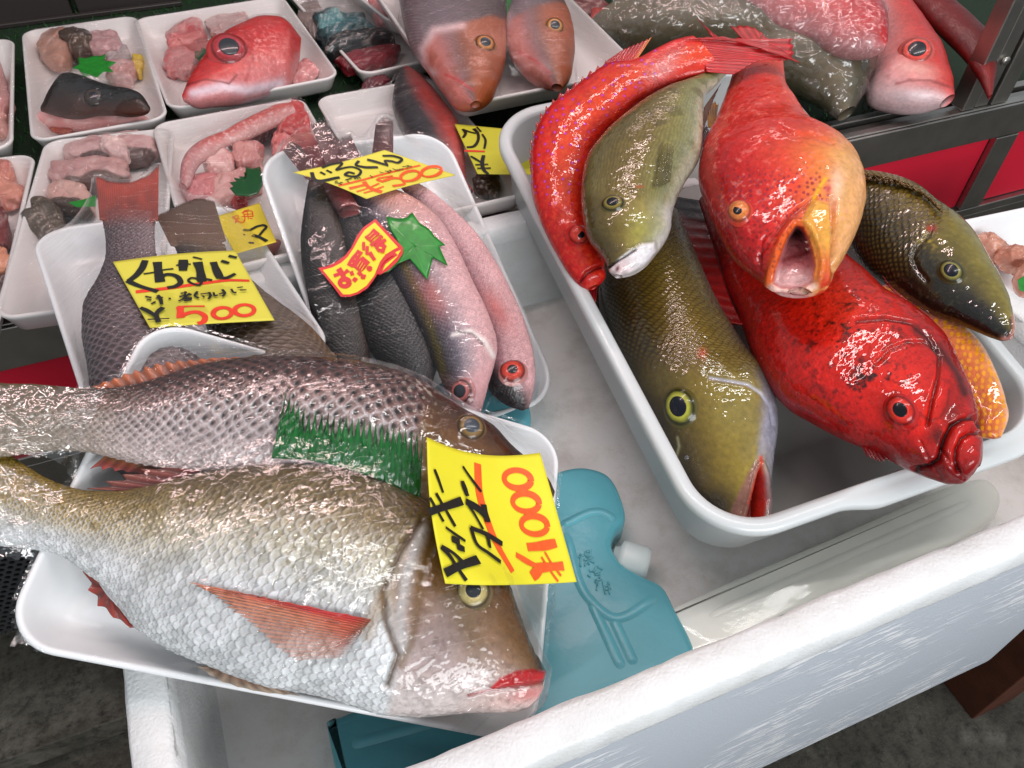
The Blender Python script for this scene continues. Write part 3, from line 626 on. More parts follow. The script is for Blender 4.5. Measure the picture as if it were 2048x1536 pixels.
# ---------- kuchinaji tray
TK=tray([(42,478),(452,398),(706,716),(196,812)],[.036,.011,.014,.039],'white foam tray of two brown fish with tails up and a yellow price card',k=1.1,r=.03)
def dark_snapper(name_label,pairs,z0,z1,tailbase,tailtip,tailcol,cols,NR,spot,k=.35,ns=300,nt=120):
    t=thing('fish',name_label,'fish',at(np.array(pairs[len(pairs)//2]).mean(0),.04),'fish wrapped on trays')
    def color(X):
        C=base2(X,cols);q=X.q
        C=C*(1+.35*(X.rand-.5))[...,None];C=lay(C,(28,21,23),np.exp(-X.dot**2)*spot);C=lay(C,(198,190,196),sst(.7,.85,q)*sst(1,.92,q)*.35*spot)
        C=lay(C,(40,32,30),sst(.93,1,q)*.5);C=lay(C,tailcol[0],sst(.93,1,X.s)*.7);return C
    S=body('body',t,pairs,z0,z1,k,[(0,.7),(.3,.5),(.7,.42),(1,.2)],color,lambda X:.0008*X.q**1.5+.0003*(X.rand-.5)+.0006*(X.n1-.5),ns=ns,nt=nt,NR=NR,w=1.1,m=M_skin_dry,deep=1.22)
    fin('tail_fin',t,tailbase,tailtip,planeF(S,.002),fincol(*tailcol,dark=.9),30,jag=.05,amp=.0005,cpr=4,alpha=lambda T,fr,x:1+0*T);return S
SK1=dark_snapper('brown spotted fish with a squared red tail sticking up at the left of its tray',
  [((300,1010),(340,1000)),((230,930),(420,900)),((190,830),(420,800)),((178,740),(400,710)),((166,660),(360,640)),((170,610),(335,600)),((196,560),(322,560)),((212,520),(314,520)),((213,480),(308,485)),((208,448),(309,448)),((204,425),(312,428))],.034,.064,
  [(200,440),(230,446),(260,447),(290,447),(316,442)],[(192,352),(222,362),(258,364),(290,352),(317,330)],((150,66,50),(186,78,56)),
  [(-1,(150,130,130)),(-.2,(128,104,106)),(.5,(104,80,82)),(1,(80,60,62))],13,.8)
SK2=dark_snapper('olive brown fish with a striped tail partly hidden under the yellow card',
  [((640,900),(700,860)),((520,850),(720,780)),((440,740),(675,722)),((410,640),(622,660)),((380,570),(560,612)),((366,530),(500,560)),((356,505),(462,520)),((345,480),(448,490))],.026,.046,
  [(342,492),(370,496),(400,494),(430,490),(452,482)],[(312,432),(345,415),(375,402),(400,395),(428,402)],((134,104,84),(120,92,76)),
  [(-1,(120,100,80)),(-.2,(104,84,60)),(.4,(78,60,44)),(1,(56,44,34))],15,.45)
# ---------- pink striped fish (banana fish) tray
TG=tray([(498,312),(884,256),(1128,800),(726,905)],[.059,.041,-.065,-.044],'white foam tray of slim pink striped fish with bundled tails',k=1.1,r=.032)
z5=Z(500,230,2.363)
def slim(label,up,lo,z0,z1,cols,tail,NR=20,paint=None,eyep=None,ns=320,nt=120,k=.3,m=None,tc=((112,44,48),(76,38,40))):
    u,l=z5(*up),z5(*lo);pairs=list(zip(u,l))
    t=thing('fish',label,'fish',at(np.array(pairs[len(pairs)//2]).mean(0),-.01),'fish wrapped on trays')
    def color(X):
        C=base2(X,cols);q=X.q;C=C*(1+.25*(X.rand-.5))[...,None];C=lay(C,(60,48,52),sst(.88,1,q)*.28);C=lay(C,(236,226,228),sst(.5,.75,q)*(1-sst(.85,.92,q))*.3*np.clip(C.mean(-1)*2,.04,1))
        C=lay(C,(120,70,60),sst(.9,1,X.s)*.5)
        return paint(X,C) if paint else C
    S=body('body',t,pairs,z0,z1,k,[(0,.8),(.12,.62),(.4,.55),(.8,.42),(1,.25)],color,lambda X:.0006*X.q**1.5+.0003*(X.rand-.5)+.0005*(X.n1-.5),ns=ns,nt=nt,NR=NR,w=1.1,m=m or M_skin_dry)
    if eyep:eye(S,t,*eyep[0],eyep[1],**eyep[2])
    if tail:fin('tail_fin',t,tail[0],tail[1],planeF(S,.002),fincol(*tc,dark=.6),16,jag=.12,amp=.0006,cpr=4,alpha=lambda T,fr,x:1+0*T)
    return S
darkc=[(-1,(84,66,56)),(-.3,(58,46,40)),(.4,(38,30,27)),(1,(30,24,22))]
SG=[slim('blackish slim fish at the left edge of the pink fish tray',[(420,1330),(360,1220),(320,1080),(285,900),(250,720),(243,560),(262,420),(276,330),(285,280)],[(520,1330),(560,1200),(560,1050),(540,900),(500,720),(450,560),(400,430),(380,340),(372,290)],-.026,.060,darkc,([(612,358),(630,362),(650,360)],[(566,300),(578,282),(600,292)]),18),
 slim('dark grey slim fish wedged between the blackish and the pink striped ones',[(780,1310),(660,1230),(560,1100),(500,950),(455,760),(425,560),(405,430),(400,350),(402,300)],[(850,1300),(880,1190),(860,1050),(800,900),(740,740),(660,580),(590,450),(530,360),(500,310)],-.027,.056,[(-1,(110,102,102)),(-.5,(72,66,66)),(.1,(46,41,41)),(1,(30,26,26))],([(660,352),(682,358),(706,356)],[(622,248),(640,238),(664,262)]),18)]
def pk(X,C):
    C=lay(C,(96,84,36),line(X,z5((640,560),(720,690),(790,830),(850,990),(890,1120),(915,1240)),9)*.95*(.5+X.n2))
    C=lay(C,(208,120,112),np.exp(-ell(X.px,X.py,865,590,22,50,-30)**2)*.6)
    C=lay(C,(206,140,108),sst(.62,.95,X.s)*sst(.6,-.2,X.v)*.7)
    hd=sst(725,765,X.py+.25*(X.px-930));C=lay(C,(218,170,172),hd*.6*sst(.7,0,X.v));C=lay(C,(128,92,96),hd*sst(.3,.9,X.v)*.7)
    gl=line(X,z5((960,1040),(1040,1020),(1110,1070),(1150,1140)),5);C=lay(C,(240,232,228),gl*.9);C=lay(C,(70,40,44),line(X,z5((985,1025),(1050,1035),(1100,1085)),3)*.6)
    return C
SG.append(slim('plump pink bellied fish with a yellow stripe under the green leaf',[(1025,1440),(960,1370),(900,1240),(845,1100),(760,930),(660,760),(560,600),(500,480),(465,400),(440,330),(430,290)],[(1085,1420),(1120,1290),(1165,1100),(1125,950),(1055,800),(960,600),(870,470),(760,390),(660,345),(590,310),(560,285)],-.028,.058,[(-1,(224,176,176)),(-.35,(212,170,172)),(.05,(170,150,156)),(.35,(108,100,112)),(.7,(70,64,72)),(1,(52,46,50))],([(690,352),(712,358),(738,352)],[(650,262),(678,274),(700,268)]),22,pk,((923,783),23,dict(iris=(176,96,92),pup=.62,ring=(120,70,70),skin=(190,130,130),view=.2,cloud=.12)),ns=420,nt=160))
def pk2(X,C):
    C=lay(C,(24,22,24),sst(30,-10,sd(X.px,X.py,z5((1130,1210),(1200,1240),(1290,1330),(1310,1400),(1210,1360),(1120,1290))))*.95)
    C=lay(C,(206,110,104),np.exp(-ell(X.px,X.py,995,620,16,45,-30)**2)*.7);return C
SG.append(slim('slender rosy fish with a red eye along the right side of its tray',[(1290,1395),(1235,1380),(1140,1310),(1125,1200),(1120,1080),(1060,900),(960,700),(860,520),(780,410),(720,350),(690,310)],[(1315,1385),(1330,1330),(1345,1240),(1335,1120),(1295,980),(1215,800),(1090,590),(960,450),(850,360),(790,320),(760,290)],-.042,.048,[(-1,(226,178,178)),(-.2,(206,158,160)),(.5,(160,118,124)),(1,(120,80,88))],([(740,345),(762,350),(786,345)],[(752,248),(768,232),(786,240)]),18,pk2,((1025,743),24,dict(iris=(196,60,44),pup=.45,ring=(150,60,50),skin=(200,140,136),view=.3))))
SG.append(slim('reddish tail end tucked at the far edge under the yellow diamond card',[(420,470),(360,380),(310,300),(270,230),(230,170)],[(520,450),(460,350),(420,280),(380,210),(340,150)],.05,.06,[(-1,(170,90,88)),(0,(140,66,66)),(1,(90,50,50))],([(606,302),(622,298),(640,294)],[(566,296),(585,268),(620,262)]),14,ns=120,nt=70,tc=((160,80,80),(190,120,110))))
# ================================================================== WHOLE FISH IN THE CONTAINER
z7=Z(1000,20,2.56);z8=Z(1150,450,2.258);z9=Z(1600,250,3.413)
GRP='whole fish heaped in the milky container'
def pp(zf,*pr):return [(zf(a)[0],zf(b)[0]) for a,b in pr]
# ---------- olive emperor with red lips, lowest on the left
def olive_red():
    t=thing('fish','large olive emperor with parted red lips at the near left corner of the container','fish',at((1400,850),-.05),GRP)
    pairs=pp(z8,((815,1388),(835,1390)),((740,1382),(862,1388)),((680,1358),(878,1370)),((610,1305),(882,1285)),((545,1238),(888,1160)),((482,1130),(900,1040)),((422,1010),(915,930)),((342,880),(910,810)),((262,750),(880,700)),((192,600),(800,605)),((150,450),(720,490)),((120,330),(640,350)),((110,200),(580,220)),((130,50),(520,80)),((170,-80),(470,-50)))
    slit=z8((838,1085),(856,1140),(866,1240),(852,1330),(820,1384),(780,1384),(770,1340),(790,1260),(806,1190),(822,1120))
    upl=z8((822,1060),(830,1110),(810,1190),(792,1260),(772,1340),(700,1378),(690,1350),(712,1270),(745,1200),(785,1120))
    lol=z8((850,1080),(872,1140),(890,1240),(885,1380),(850,1385),(866,1300),(868,1230),(856,1150))
    gill=z8((610,690),(700,705),(780,720),(840,760),(880,820),(895,900))
    def color(X):
        C=base2(X,[(-1,(130,124,120)),(-.7,(134,120,80)),(-.2,(132,112,50)),(.2,(112,90,38)),(.6,(72,58,28)),(1,(34,28,18))])
        y8=(X.py-450)*2.258;x8=(X.px-1150)*2.258
        bd=1-sst(560,720,y8-.1*(x8-400));q=X.q
        C=C*(1+bd*.2*(X.rand-.5))[...,None]
        C=lay(C,(46,38,20),(sst(.72,1,q)*.75)*bd*(.5+.8*X.n2));C=lay(C,(136,116,56),np.exp(-X.dot**2)*bd*.35)
        H=base2(X,[(-1,(150,148,160)),(-.82,(150,146,150)),(-.6,(152,138,84)),(-.1,(146,128,52)),(.35,(126,108,42)),(.8,(80,68,34)),(1,(50,44,30))]);C=mix(C,H,1-bd)
        C=lay(C,(150,138,78),np.exp(-ell(x8,y8,700,850,90,120,-20)**2)*.6*(1-bd))
        C=lay(C,(92,84,44),sst(.5,.7,X.n3)*.4*(1-bd))
        C=lay(C,(30,26,20),sst(1150,1300,y8+.35*(x8-600))*sst(760,620,x8)*.85)
        C=lay(C,(198,200,216),line(X,gill,3.5)*.8);C=lay(C,(150,150,166),np.exp(-ell(x8,y8,880,900,24,110,0)**2)*.8)
        C=lay(C,(176,176,190),np.exp(-ell(x8,y8,850,960,22,140,8)**2)*.6)
        C=lay(C,(186,80,40),np.exp(-ell(x8,y8,574,580,20,24,0)**2)*.8)
        C=lay(C,(196,196,160),line(X,z8((462,960),(470,1000),(460,1040)),3)*.5)
        C=lay(C,(170,150,60),line(X,z8((815,1000),(800,1060),(760,1120)),4)*.5)
        C=lay(C,(150,108,98),sst(5,-4,sd(X.px,X.py,upl))*.9);C=lay(C,(168,140,138),sst(4,-3,sd(X.px,X.py,lol))*.9)
        C=lay(C,(214,70,40),line(X,z8((840,1050),(832,1100),(805,1180),(785,1260)),4)*.8)
        m=sst(3,-2,sd(X.px,X.py,slit));C=lay(C,(176,44,36),m*.95);C=lay(C,(120,24,22),sst(-6,-16,sd(X.px,X.py,slit))*.8)
        return C
    def disp(X):
        y8=(X.py-450)*2.258;bd=1-sst(560,720,y8)
        d=bd*(.0005*X.q**1.5+.0002*(X.rand-.5))-.0008*line(X,gill,4)
        s=sd(X.px,X.py,slit);d=d-.012*sst(2,-14,s)+.0018*np.exp(-((s-5)/5)**2)
        return d+.0006*(X.n1-.5)+.0004*(X.n2-.5)*(1-bd)
    S=body('body',t,pairs,-.034,.022,.55,[(0,.7),(.08,.6),(.3,.62),(.7,.6),(1,.5)],color,disp,ns=420,nt=180,NR=25,w=1.1)
    eye(S,t,1360,815,29,iris=(150,150,50),pup=.62,ring=(60,62,30),skin=(92,82,40),bulge=.5,view=.15,squash=1.25,ang=-15,pc=(8,12,26))
    fin('dorsal_fin',t,z8((150,600),(125,470),(108,350),(110,220)),z8((130,560),(90,440),(80,330),(90,220)),planeF(S,0),fincol((50,44,30),(70,62,40),.6),8,jag=.2)
    # teeth on the lower jaw
    mt=mat('ivory_tooth',srgb(225,215,195),rough=.3)
    for (x,y) in z8((790,1240),(796,1262),(797,1285),(792,1310),(720,1362),(700,1368)):
        P,N=S.hit([(x,y)],-.002);V0,F0=[],[]
        stroke_mesh(V0,F0,np.array([P[0],P[0]+.0015*R[:,0]+.001*N[0],P[0]+.003*R[:,0]+.0012*N[0]]),np.tile(N[0],(3,1)),[.0012,.0008,.0001],.0006)
        mesh('tooth',V0,F0,mt,t)
    lathe('water_drop',S.hit([z8((505,1050))[0]])[0][0],S.hit([z8((505,1050))[0]])[1][0],[(.0018,-.0003),(.0019,.0003),(.0015,.001),(.0008,.0014),(.0002,.0015)],mat('water',(1,1,1),rough=.02,trans=.9,ior=1.33),t,14)
    return S
SO=olive_red()
# ---------- yellow spotted lunar tail below the dark grouper
def spottail():
    t=thing('fish','orange fish with yellow spots showing only its pale edged end under the dark red grouper','fish',at((1900,730),-.04),GRP)
    pairs=pp(z8,((1890,966),(1925,958)),((1838,958),(1950,900)),((1800,850),(1945,790)),((1740,750),(1900,660)),((1640,640),(1830,530)),((1520,520),(1720,430)),((1400,420),(1590,350)),((1280,330),(1450,270)))
    def color(X):
        C=base2(X,[(-1,(236,190,160)),(-.6,(222,148,90)),(0,(212,120,62)),(1,(196,110,84))])
        x8=(X.px-1150)*2.258;y8=(X.py-450)*2.258
        C=lay(C,(196,130,140),sst(520,380,y8)*.6);c=np.stack([x8/30,y8/30,0*x8],-1);i=np.floor(c[...,:2]).astype(int);d=np.full(x8.shape,9.)
        for a in(-1,0,1):
            for b in(-1,0,1):
                k=i+[a,b];o=_h(k[...,0],k[...,1],k[...,0]*0,5);o2=_h(k[...,0],k[...,1],k[...,0]*0,6)
                d=np.minimum(d,np.hypot(c[...,0]-k[...,0]-.25-.5*o,(c[...,1]-k[...,1]-.25-.5*o2)*.8))
        C=lay(C,(236,170,30),sst(.34,.22,d)*.9);C=lay(C,(226,180,150),sst(-.8,-.97,X.v)*.8)
        return C
    return body('body',t,pairs,.022,.034,.6,[(0,.5),(.5,.4),(1,.4)],color,None,ns=160,nt=110,m=M_slick)
spottail()
# ---------- dark red grouper
def dark_red():
    t=thing('fish','dark blotched red grouper with closed thick lips resting on the near container rim','fish',at((1650,720),0),GRP)
    pairs=pp(z8,((1790,1128),(1822,1085)),((1765,1150),(1834,1030)),((1700,1158),(1838,960)),((1610,1135),(1826,890)),((1490,1085),(1798,775)),((1355,1012),(1748,650)),((1210,952),(1690,545)),((1060,875),(1610,455)),((945,805),(1520,385)),((860,705),(1420,325)),((800,590),(1330,235)),((745,430),(1250,160)),((692,300),(1160,60)),((645,150),(1070,-60)),((600,20),(980,-150)),((560,-100),(870,-200)))
    mouth=z8((1830,905),(1800,870),(1745,880),(1700,905),(1672,960),(1655,1010),(1640,1060),(1600,1090),(1530,1108))
    lip=z8((1832,940),(1790,935),(1745,960),(1720,1010),(1715,1060),(1730,1110))
    gill=z8((1270,430),(1400,420),(1520,440),(1600,500),(1650,590),(1640,680),(1610,800),(1590,900))
    op=z8((1360,620),(1420,560),(1500,530),(1580,530),(1630,560))
    def color(X):
        x8=(X.px-1150)*2.258;y8=(X.py-450)*2.258
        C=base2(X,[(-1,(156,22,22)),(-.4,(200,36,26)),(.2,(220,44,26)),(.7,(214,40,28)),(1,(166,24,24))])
        C=lay(C,(226,66,34),np.exp(-ell(x8,y8,1150,280,300,160,30)**2)*.6)
        bl=sst(.55,.72,X.n1*.6+X.n2*.4)*np.exp(-ell(x8,y8,1280,560,330,210,45)**2)
        C=lay(C,(36,10,12),np.clip(bl*1.3,0,.92));C=lay(C,(60,14,16),sst(.56,.66,X.n2)*.3*(X.n3>.4))
        C=lay(C,(50,12,14),np.exp(-ell(x8,y8,1290,640,60,50,45)**2)*sst(.35,.6,X.n2)*.8)
        C=lay(C,(60,16,16),np.exp(-ell(x8,y8,1640,960,50,80,20)**2)*sst(.4,.6,X.n1)*.8)
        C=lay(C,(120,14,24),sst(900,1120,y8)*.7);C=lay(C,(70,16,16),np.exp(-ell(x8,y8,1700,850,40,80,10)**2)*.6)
        for p,w,a in((mouth,4,.9),(lip,3,.7),(gill,3.5,.6),(op,3,.4),(z8((1560,860),(1610,880),(1650,870),(1680,820),(1690,740)),3,.4)):C=lay(C,(40,8,10),line(X,p,w)*a)
        C=lay(C,(34,10,10),np.exp(-(dseg(X.px,X.py,z8((1540,470),(1650,560),(1730,680),(1760,760)))/9)**2)*.75)
        C=C*(1+.16*(X.rand-.5)*sst(1000,700,y8+.3*x8-300))[...,None]
        return C
    def disp(X):
        x8=(X.px-1150)*2.258;y8=(X.py-450)*2.258
        d=-.004*line(X,mouth,6)-.003*line(X,lip,5)-.0022*line(X,gill,5)-.001*line(X,op,5)
        d+=.004*np.exp(-ell(x8,y8,1740,900,70,45,-50)**2)+.003*np.exp(-ell(x8,y8,1790,1060,40,70,20)**2)+.003*np.exp(-ell(x8,y8,1690,1080,40,50,20)**2)+.0025*np.exp(-ell(x8,y8,1580,1040,50,30,30)**2)
        d+=.0015*np.exp(-ell(x8,y8,1640,760,40,90,0)**2)+.004*np.exp(-ell(x8,y8,1470,850,62,72,0)**2)
        d+=-.0012*line(X,z8((1650,1010),(1700,1080),(1760,1150)),4)-.001*line(X,z8((1560,980),(1600,1060),(1650,1140)),4)
        return d+.0022*(X.n3-.5)+.0009*(X.n1-.5)+.00007*X.q
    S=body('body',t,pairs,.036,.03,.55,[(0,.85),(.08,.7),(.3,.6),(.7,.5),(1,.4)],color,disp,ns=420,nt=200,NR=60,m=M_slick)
    eye(S,t,1801,822,24,iris=(200,40,28),pup=.55,ring=(170,28,24),skin=(180,28,26),bulge=.6,view=.2,squash=1.25,ang=-20,pc=(10,8,16))
    fin('dorsal_fin',t,z8((760,455),(700,330),(655,190),(615,60),(560,-110)),z8((690,440),(620,330),(550,220),(500,80),(430,-130)),planeF(S,.002),lambda T,fr,x,rn,p:lay(fincol((186,26,28),(180,18,24),.3)(T,fr,x,rn,p),(36,8,12),sst(.55,.95,x+.3*(rn-.5))),13,jag=.12,amp=.0004)
    fin('pectoral_fin',t,z8((1540,370),(1500,350),(1460,330)),z8((1445,300),(1400,260),(1390,230)),planeF(S,.004),fincol((120,16,22),(160,30,30),.6),6,jag=.2)
    fin('pelvic_fin',t,z8((1290,990),(1340,1010),(1400,1030)),z8((1320,1050),(1390,1072),(1440,1060)),planeF(S,-.004),fincol((170,20,24),(120,14,20),.6),6,jag=.2)
    msp=mat('pale_spine',srgb(230,190,180),rough=.35)
    for x,y in z8((520,175),(545,215),(566,270),(592,330),(620,385)):
        V0,F0=[],[];P=planeF(S,.0025)(np.array([(x+5,y+3),(x,y),(x-4,y-4)]));stroke_mesh(V0,F0,P,np.tile(S.n,(3,1)),[.002,.0015,.0002],.0008);mesh('fin_spine',V0,F0,msp,t)
    return S
SD=dark_red()
# ---------- olive emperor on the right
def olive_right():
    t=thing('fish','dark olive emperor lying over the right wall of the container','fish',at((1850,500),.03),GRP)
    pairs=pp(z9,((1462,1430),(1430,1462)),((1468,1385),(1380,1462)),((1462,1330),(1310,1440)),((1438,1205),(1200,1392)),((1388,1085),(1060,1332)),((1300,930),(900,1272)),((1205,765),(750,1182)),((1095,650),(610,1082)),((955,555),(490,1000)),((805,440),(400,905)),((625,370),(320,780)),((430,335),(240,660)),((300,330),(170,560)))
    gill=z9((905,700),(870,760),(800,830),(770,900),(800,980),(860,1060))
    def color(X):
        x9=(X.px-1600)*3.413;y9=(X.py-250)*3.413
        C=base2(X,[(-1,(30,28,20)),(-.5,(48,44,26)),(0,(92,78,34)),(.5,(134,114,52)),(.85,(122,104,50)),(1,(78,64,34))])
        bd=1-sst(-60,90,(x9-900)*.8+(y9-760)*.55);q=X.q
        C=C*(1+bd*.25*(X.rand-.5))[...,None];C=lay(C,(38,32,18),sst(.7,1,q)*bd*.85);C=lay(C,(134,118,64),np.exp(-X.dot**2)*bd*.5)
        H=base2(X,[(-1,(34,32,26)),(-.4,(52,50,32)),(0,(108,98,42)),(.5,(138,126,58)),(.9,(140,132,84)),(1,(150,150,130))]);C=mix(C,H,1-bd)
        C=lay(C,(170,150,40),np.exp(-ell(x9,y9,870,790,80,60,30)**2)*sst(.4,.7,X.n2)*.8)
        C=lay(C,(196,50,30),np.exp(-ell(x9,y9,898,705,30,20,0)**2)*.95)
        C=lay(C,(40,38,30),line(X,gill,4)*.4);C=lay(C,(150,140,100),sst(.6,.75,X.n2)*(1-bd)*.15)
        C=lay(C,(38,40,44),np.exp(-ell(x9,y9,1250,1290,200,50,40)**2)*.8)
        C=lay(C,(206,150,140),np.exp(-(dseg(X.px,X.py,z9((1466,1310),(1470,1400),(1440,1460),(1390,1466)))/7)**2)*.85)
        C=lay(C,(30,20,20),line(X,z9((1440,1320),(1448,1390),(1410,1440)),3)*.7)
        C=lay(C,(30,26,22),np.exp(-ell(x9,y9,1165,1215,20,14,0)**2)*.8)
        return C
    def disp(X):
        x9=(X.px-1600)*3.413;y9=(X.py-250)*3.413;bd=1-sst(-60,90,(x9-900)*.8+(y9-760)*.55)
        return bd*(.0005*X.q**1.5+.0002*(X.rand-.5))-.0012*line(X,gill,5)+.0008*(X.n1-.5)-.001*line(X,z9((1440,1320),(1448,1390),(1410,1440)),3)+.0012*np.exp(-ell(x9,y9,1030,1010,130,120,0)**2)
    S=body('body',t,pairs,.062,.045,.5,[(0,.9),(.1,.7),(.3,.6),(1,.5)],color,disp,ns=320,nt=160,NR=17,w=1.1)
    eye(S,t,1902,544,19,iris=(120,116,56),pup=.66,ring=(70,66,36),skin=(74,68,36),bulge=.5,view=.2,squash=1.3,ang=-20,pc=(8,14,28))
    fin('dorsal_fin',t,z9((940,570),(830,470),(700,420),(560,390),(430,372)),z9((980,600),(900,510),(790,425),(630,362),(430,330)),hitF(S,.003,.005),fincol((120,92,44),(150,116,60),.6),14,jag=.1,amp=.0008)
    return S
SR=olive_right()
# ---------- speckled red lyretail curled round the far left corner
def lyre():
    t=thing('fish','bright red grouper with purple dots curled along the left wall of the container','fish',at((1120,350),.02),GRP)
    pairs=pp(z7,((455,1432),(500,1412)),((420,1420),(528,1385)),((370,1372),(536,1330)),((292,1252),(520,1250)),((228,1130),(470,1175)),((178,1000),(446,1090)),((160,880),(436,960)),((162,740),(446,850)),((186,620),(468,740)),((250,512),(530,650)),((342,440),(610,580)),((445,360),(700,490)),((545,292),(800,425)),((680,265),(885,382)),((790,208),(960,350)),((895,158),(1050,325)),((980,138),(1120,300)))
    mouth=z7((405,1395),(440,1345),(490,1320),(530,1310))
    dots=rng.uniform(0,1,(420,2))*[640,1000]+[160,60]
    D=np.array(z7(*[tuple(d) for d in dots]))
    keep=[];
    for d in D:
        if all(np.hypot(*(d-k))>9.5 for k in keep):keep.append(d)
    def color(X):
        C=base2(X,[(-1,(206,44,34)),(-.3,(222,76,32)),(.2,(214,62,30)),(.7,(220,36,36)),(1,(200,24,30))])
        C=lay(C,(206,96,40),sst(.48,.62,X.n2)*.4*sst(1.1,.2,np.abs(X.v)));C=lay(C,(120,20,20),sst(.55,.7,X.n1)*.25)
        d=np.full(X.px.shape,99.)
        for k in keep:d=np.minimum(d,np.hypot(X.px-k[0],X.py-k[1]))
        hd=sst(1080,900,(X.py-20)*2.56)
        C=lay(C,(130,14,40),sst(4.5,2.6,d)*.5*hd*sst(-.9,-.6,X.v));C=lay(C,(208,70,200),sst(2.9,1.5,d)*.95*hd*sst(-.9,-.6,X.v))
        C=lay(C,(200,30,34),(1-hd)*.6);C=lay(C,(220,90,50),(1-hd)*sst(.5,.7,X.n2)*.4)
        C=lay(C,(110,10,16),line(X,mouth,4)*.7);C=lay(C,(225,225,232),sst(.5,.62,X.q)*sst(.93,.8,X.q)*np.exp(-ell(X.px,X.py,1325,135,45,22,-38)**2)*.6)
        return C
    def disp(X):return .00018*X.q**1.5+.0008*(X.n1-.5)-.003*line(X,mouth,4)+.003*np.exp(-ell(X.px,X.py,1152,472,24,26,0)**2)
    S=body('body',t,pairs,.035,.128,.35,[(0,.85),(.1,.7),(.3,.62),(.7,.62),(1,.3)],color,disp,ns=380,nt=140,NR=52,m=M_slick)
    eye(S,t,1156,470,19,iris=(200,60,44),pup=.4,ring=(196,44,40),skin=(196,36,34),bulge=.7,view=.25,off=(.35,-.3))
    fc=fincol((204,28,38),(176,16,30),.65)
    fin('dorsal_fin',t,z7((180,960),(165,830),(180,680),(230,560),(300,480),(400,400),(500,330),(590,285)),z7((165,900),(150,740),(160,640),(205,530),(290,440),(380,375),(480,300),(580,235)),planeF(S,.001),fc,18,jag=.55,amp=.001)
    fin('soft_dorsal_fin',t,z7((500,320),(560,300),(630,285),(690,272)),z7((560,250),(640,200),(710,170),(775,142)),planeF(S,.002),lambda T,fr,x,rn,p:lay(fc(T,fr,x,rn,p),(226,150,70),sst(.8,1,x)*.7),10,jag=.05,amp=.0009,rows=20)
    fin('tail_fin',t,z7((930,150),(980,190),(1030,250),(1060,320)),z7((1500,150),(1500,240),(1330,262),(1200,330)),planeF(S,.004),lambda T,fr,x,rn,p:fincol((202,26,34),(200,24,34),.6)(T,fr,x,rn,p),12,jag=.03,amp=.0009,rows=26)
    fin('tail_streamer',t,z7((950,150),(1050,140),(1150,136)),z7((1250,150),(1420,190),(1535,270)),planeF(S,.007),fincol((196,22,32),(186,16,28),.5),5,jag=.02,rows=22)
    fin('anal_fin',t,z7((415,1500),(450,1505),(490,1495)),z7((415,1390),(450,1395),(500,1390)),planeF(S,-.01),fincol((150,14,26),(120,10,22),.5),5)
    return S
SL=lyre()
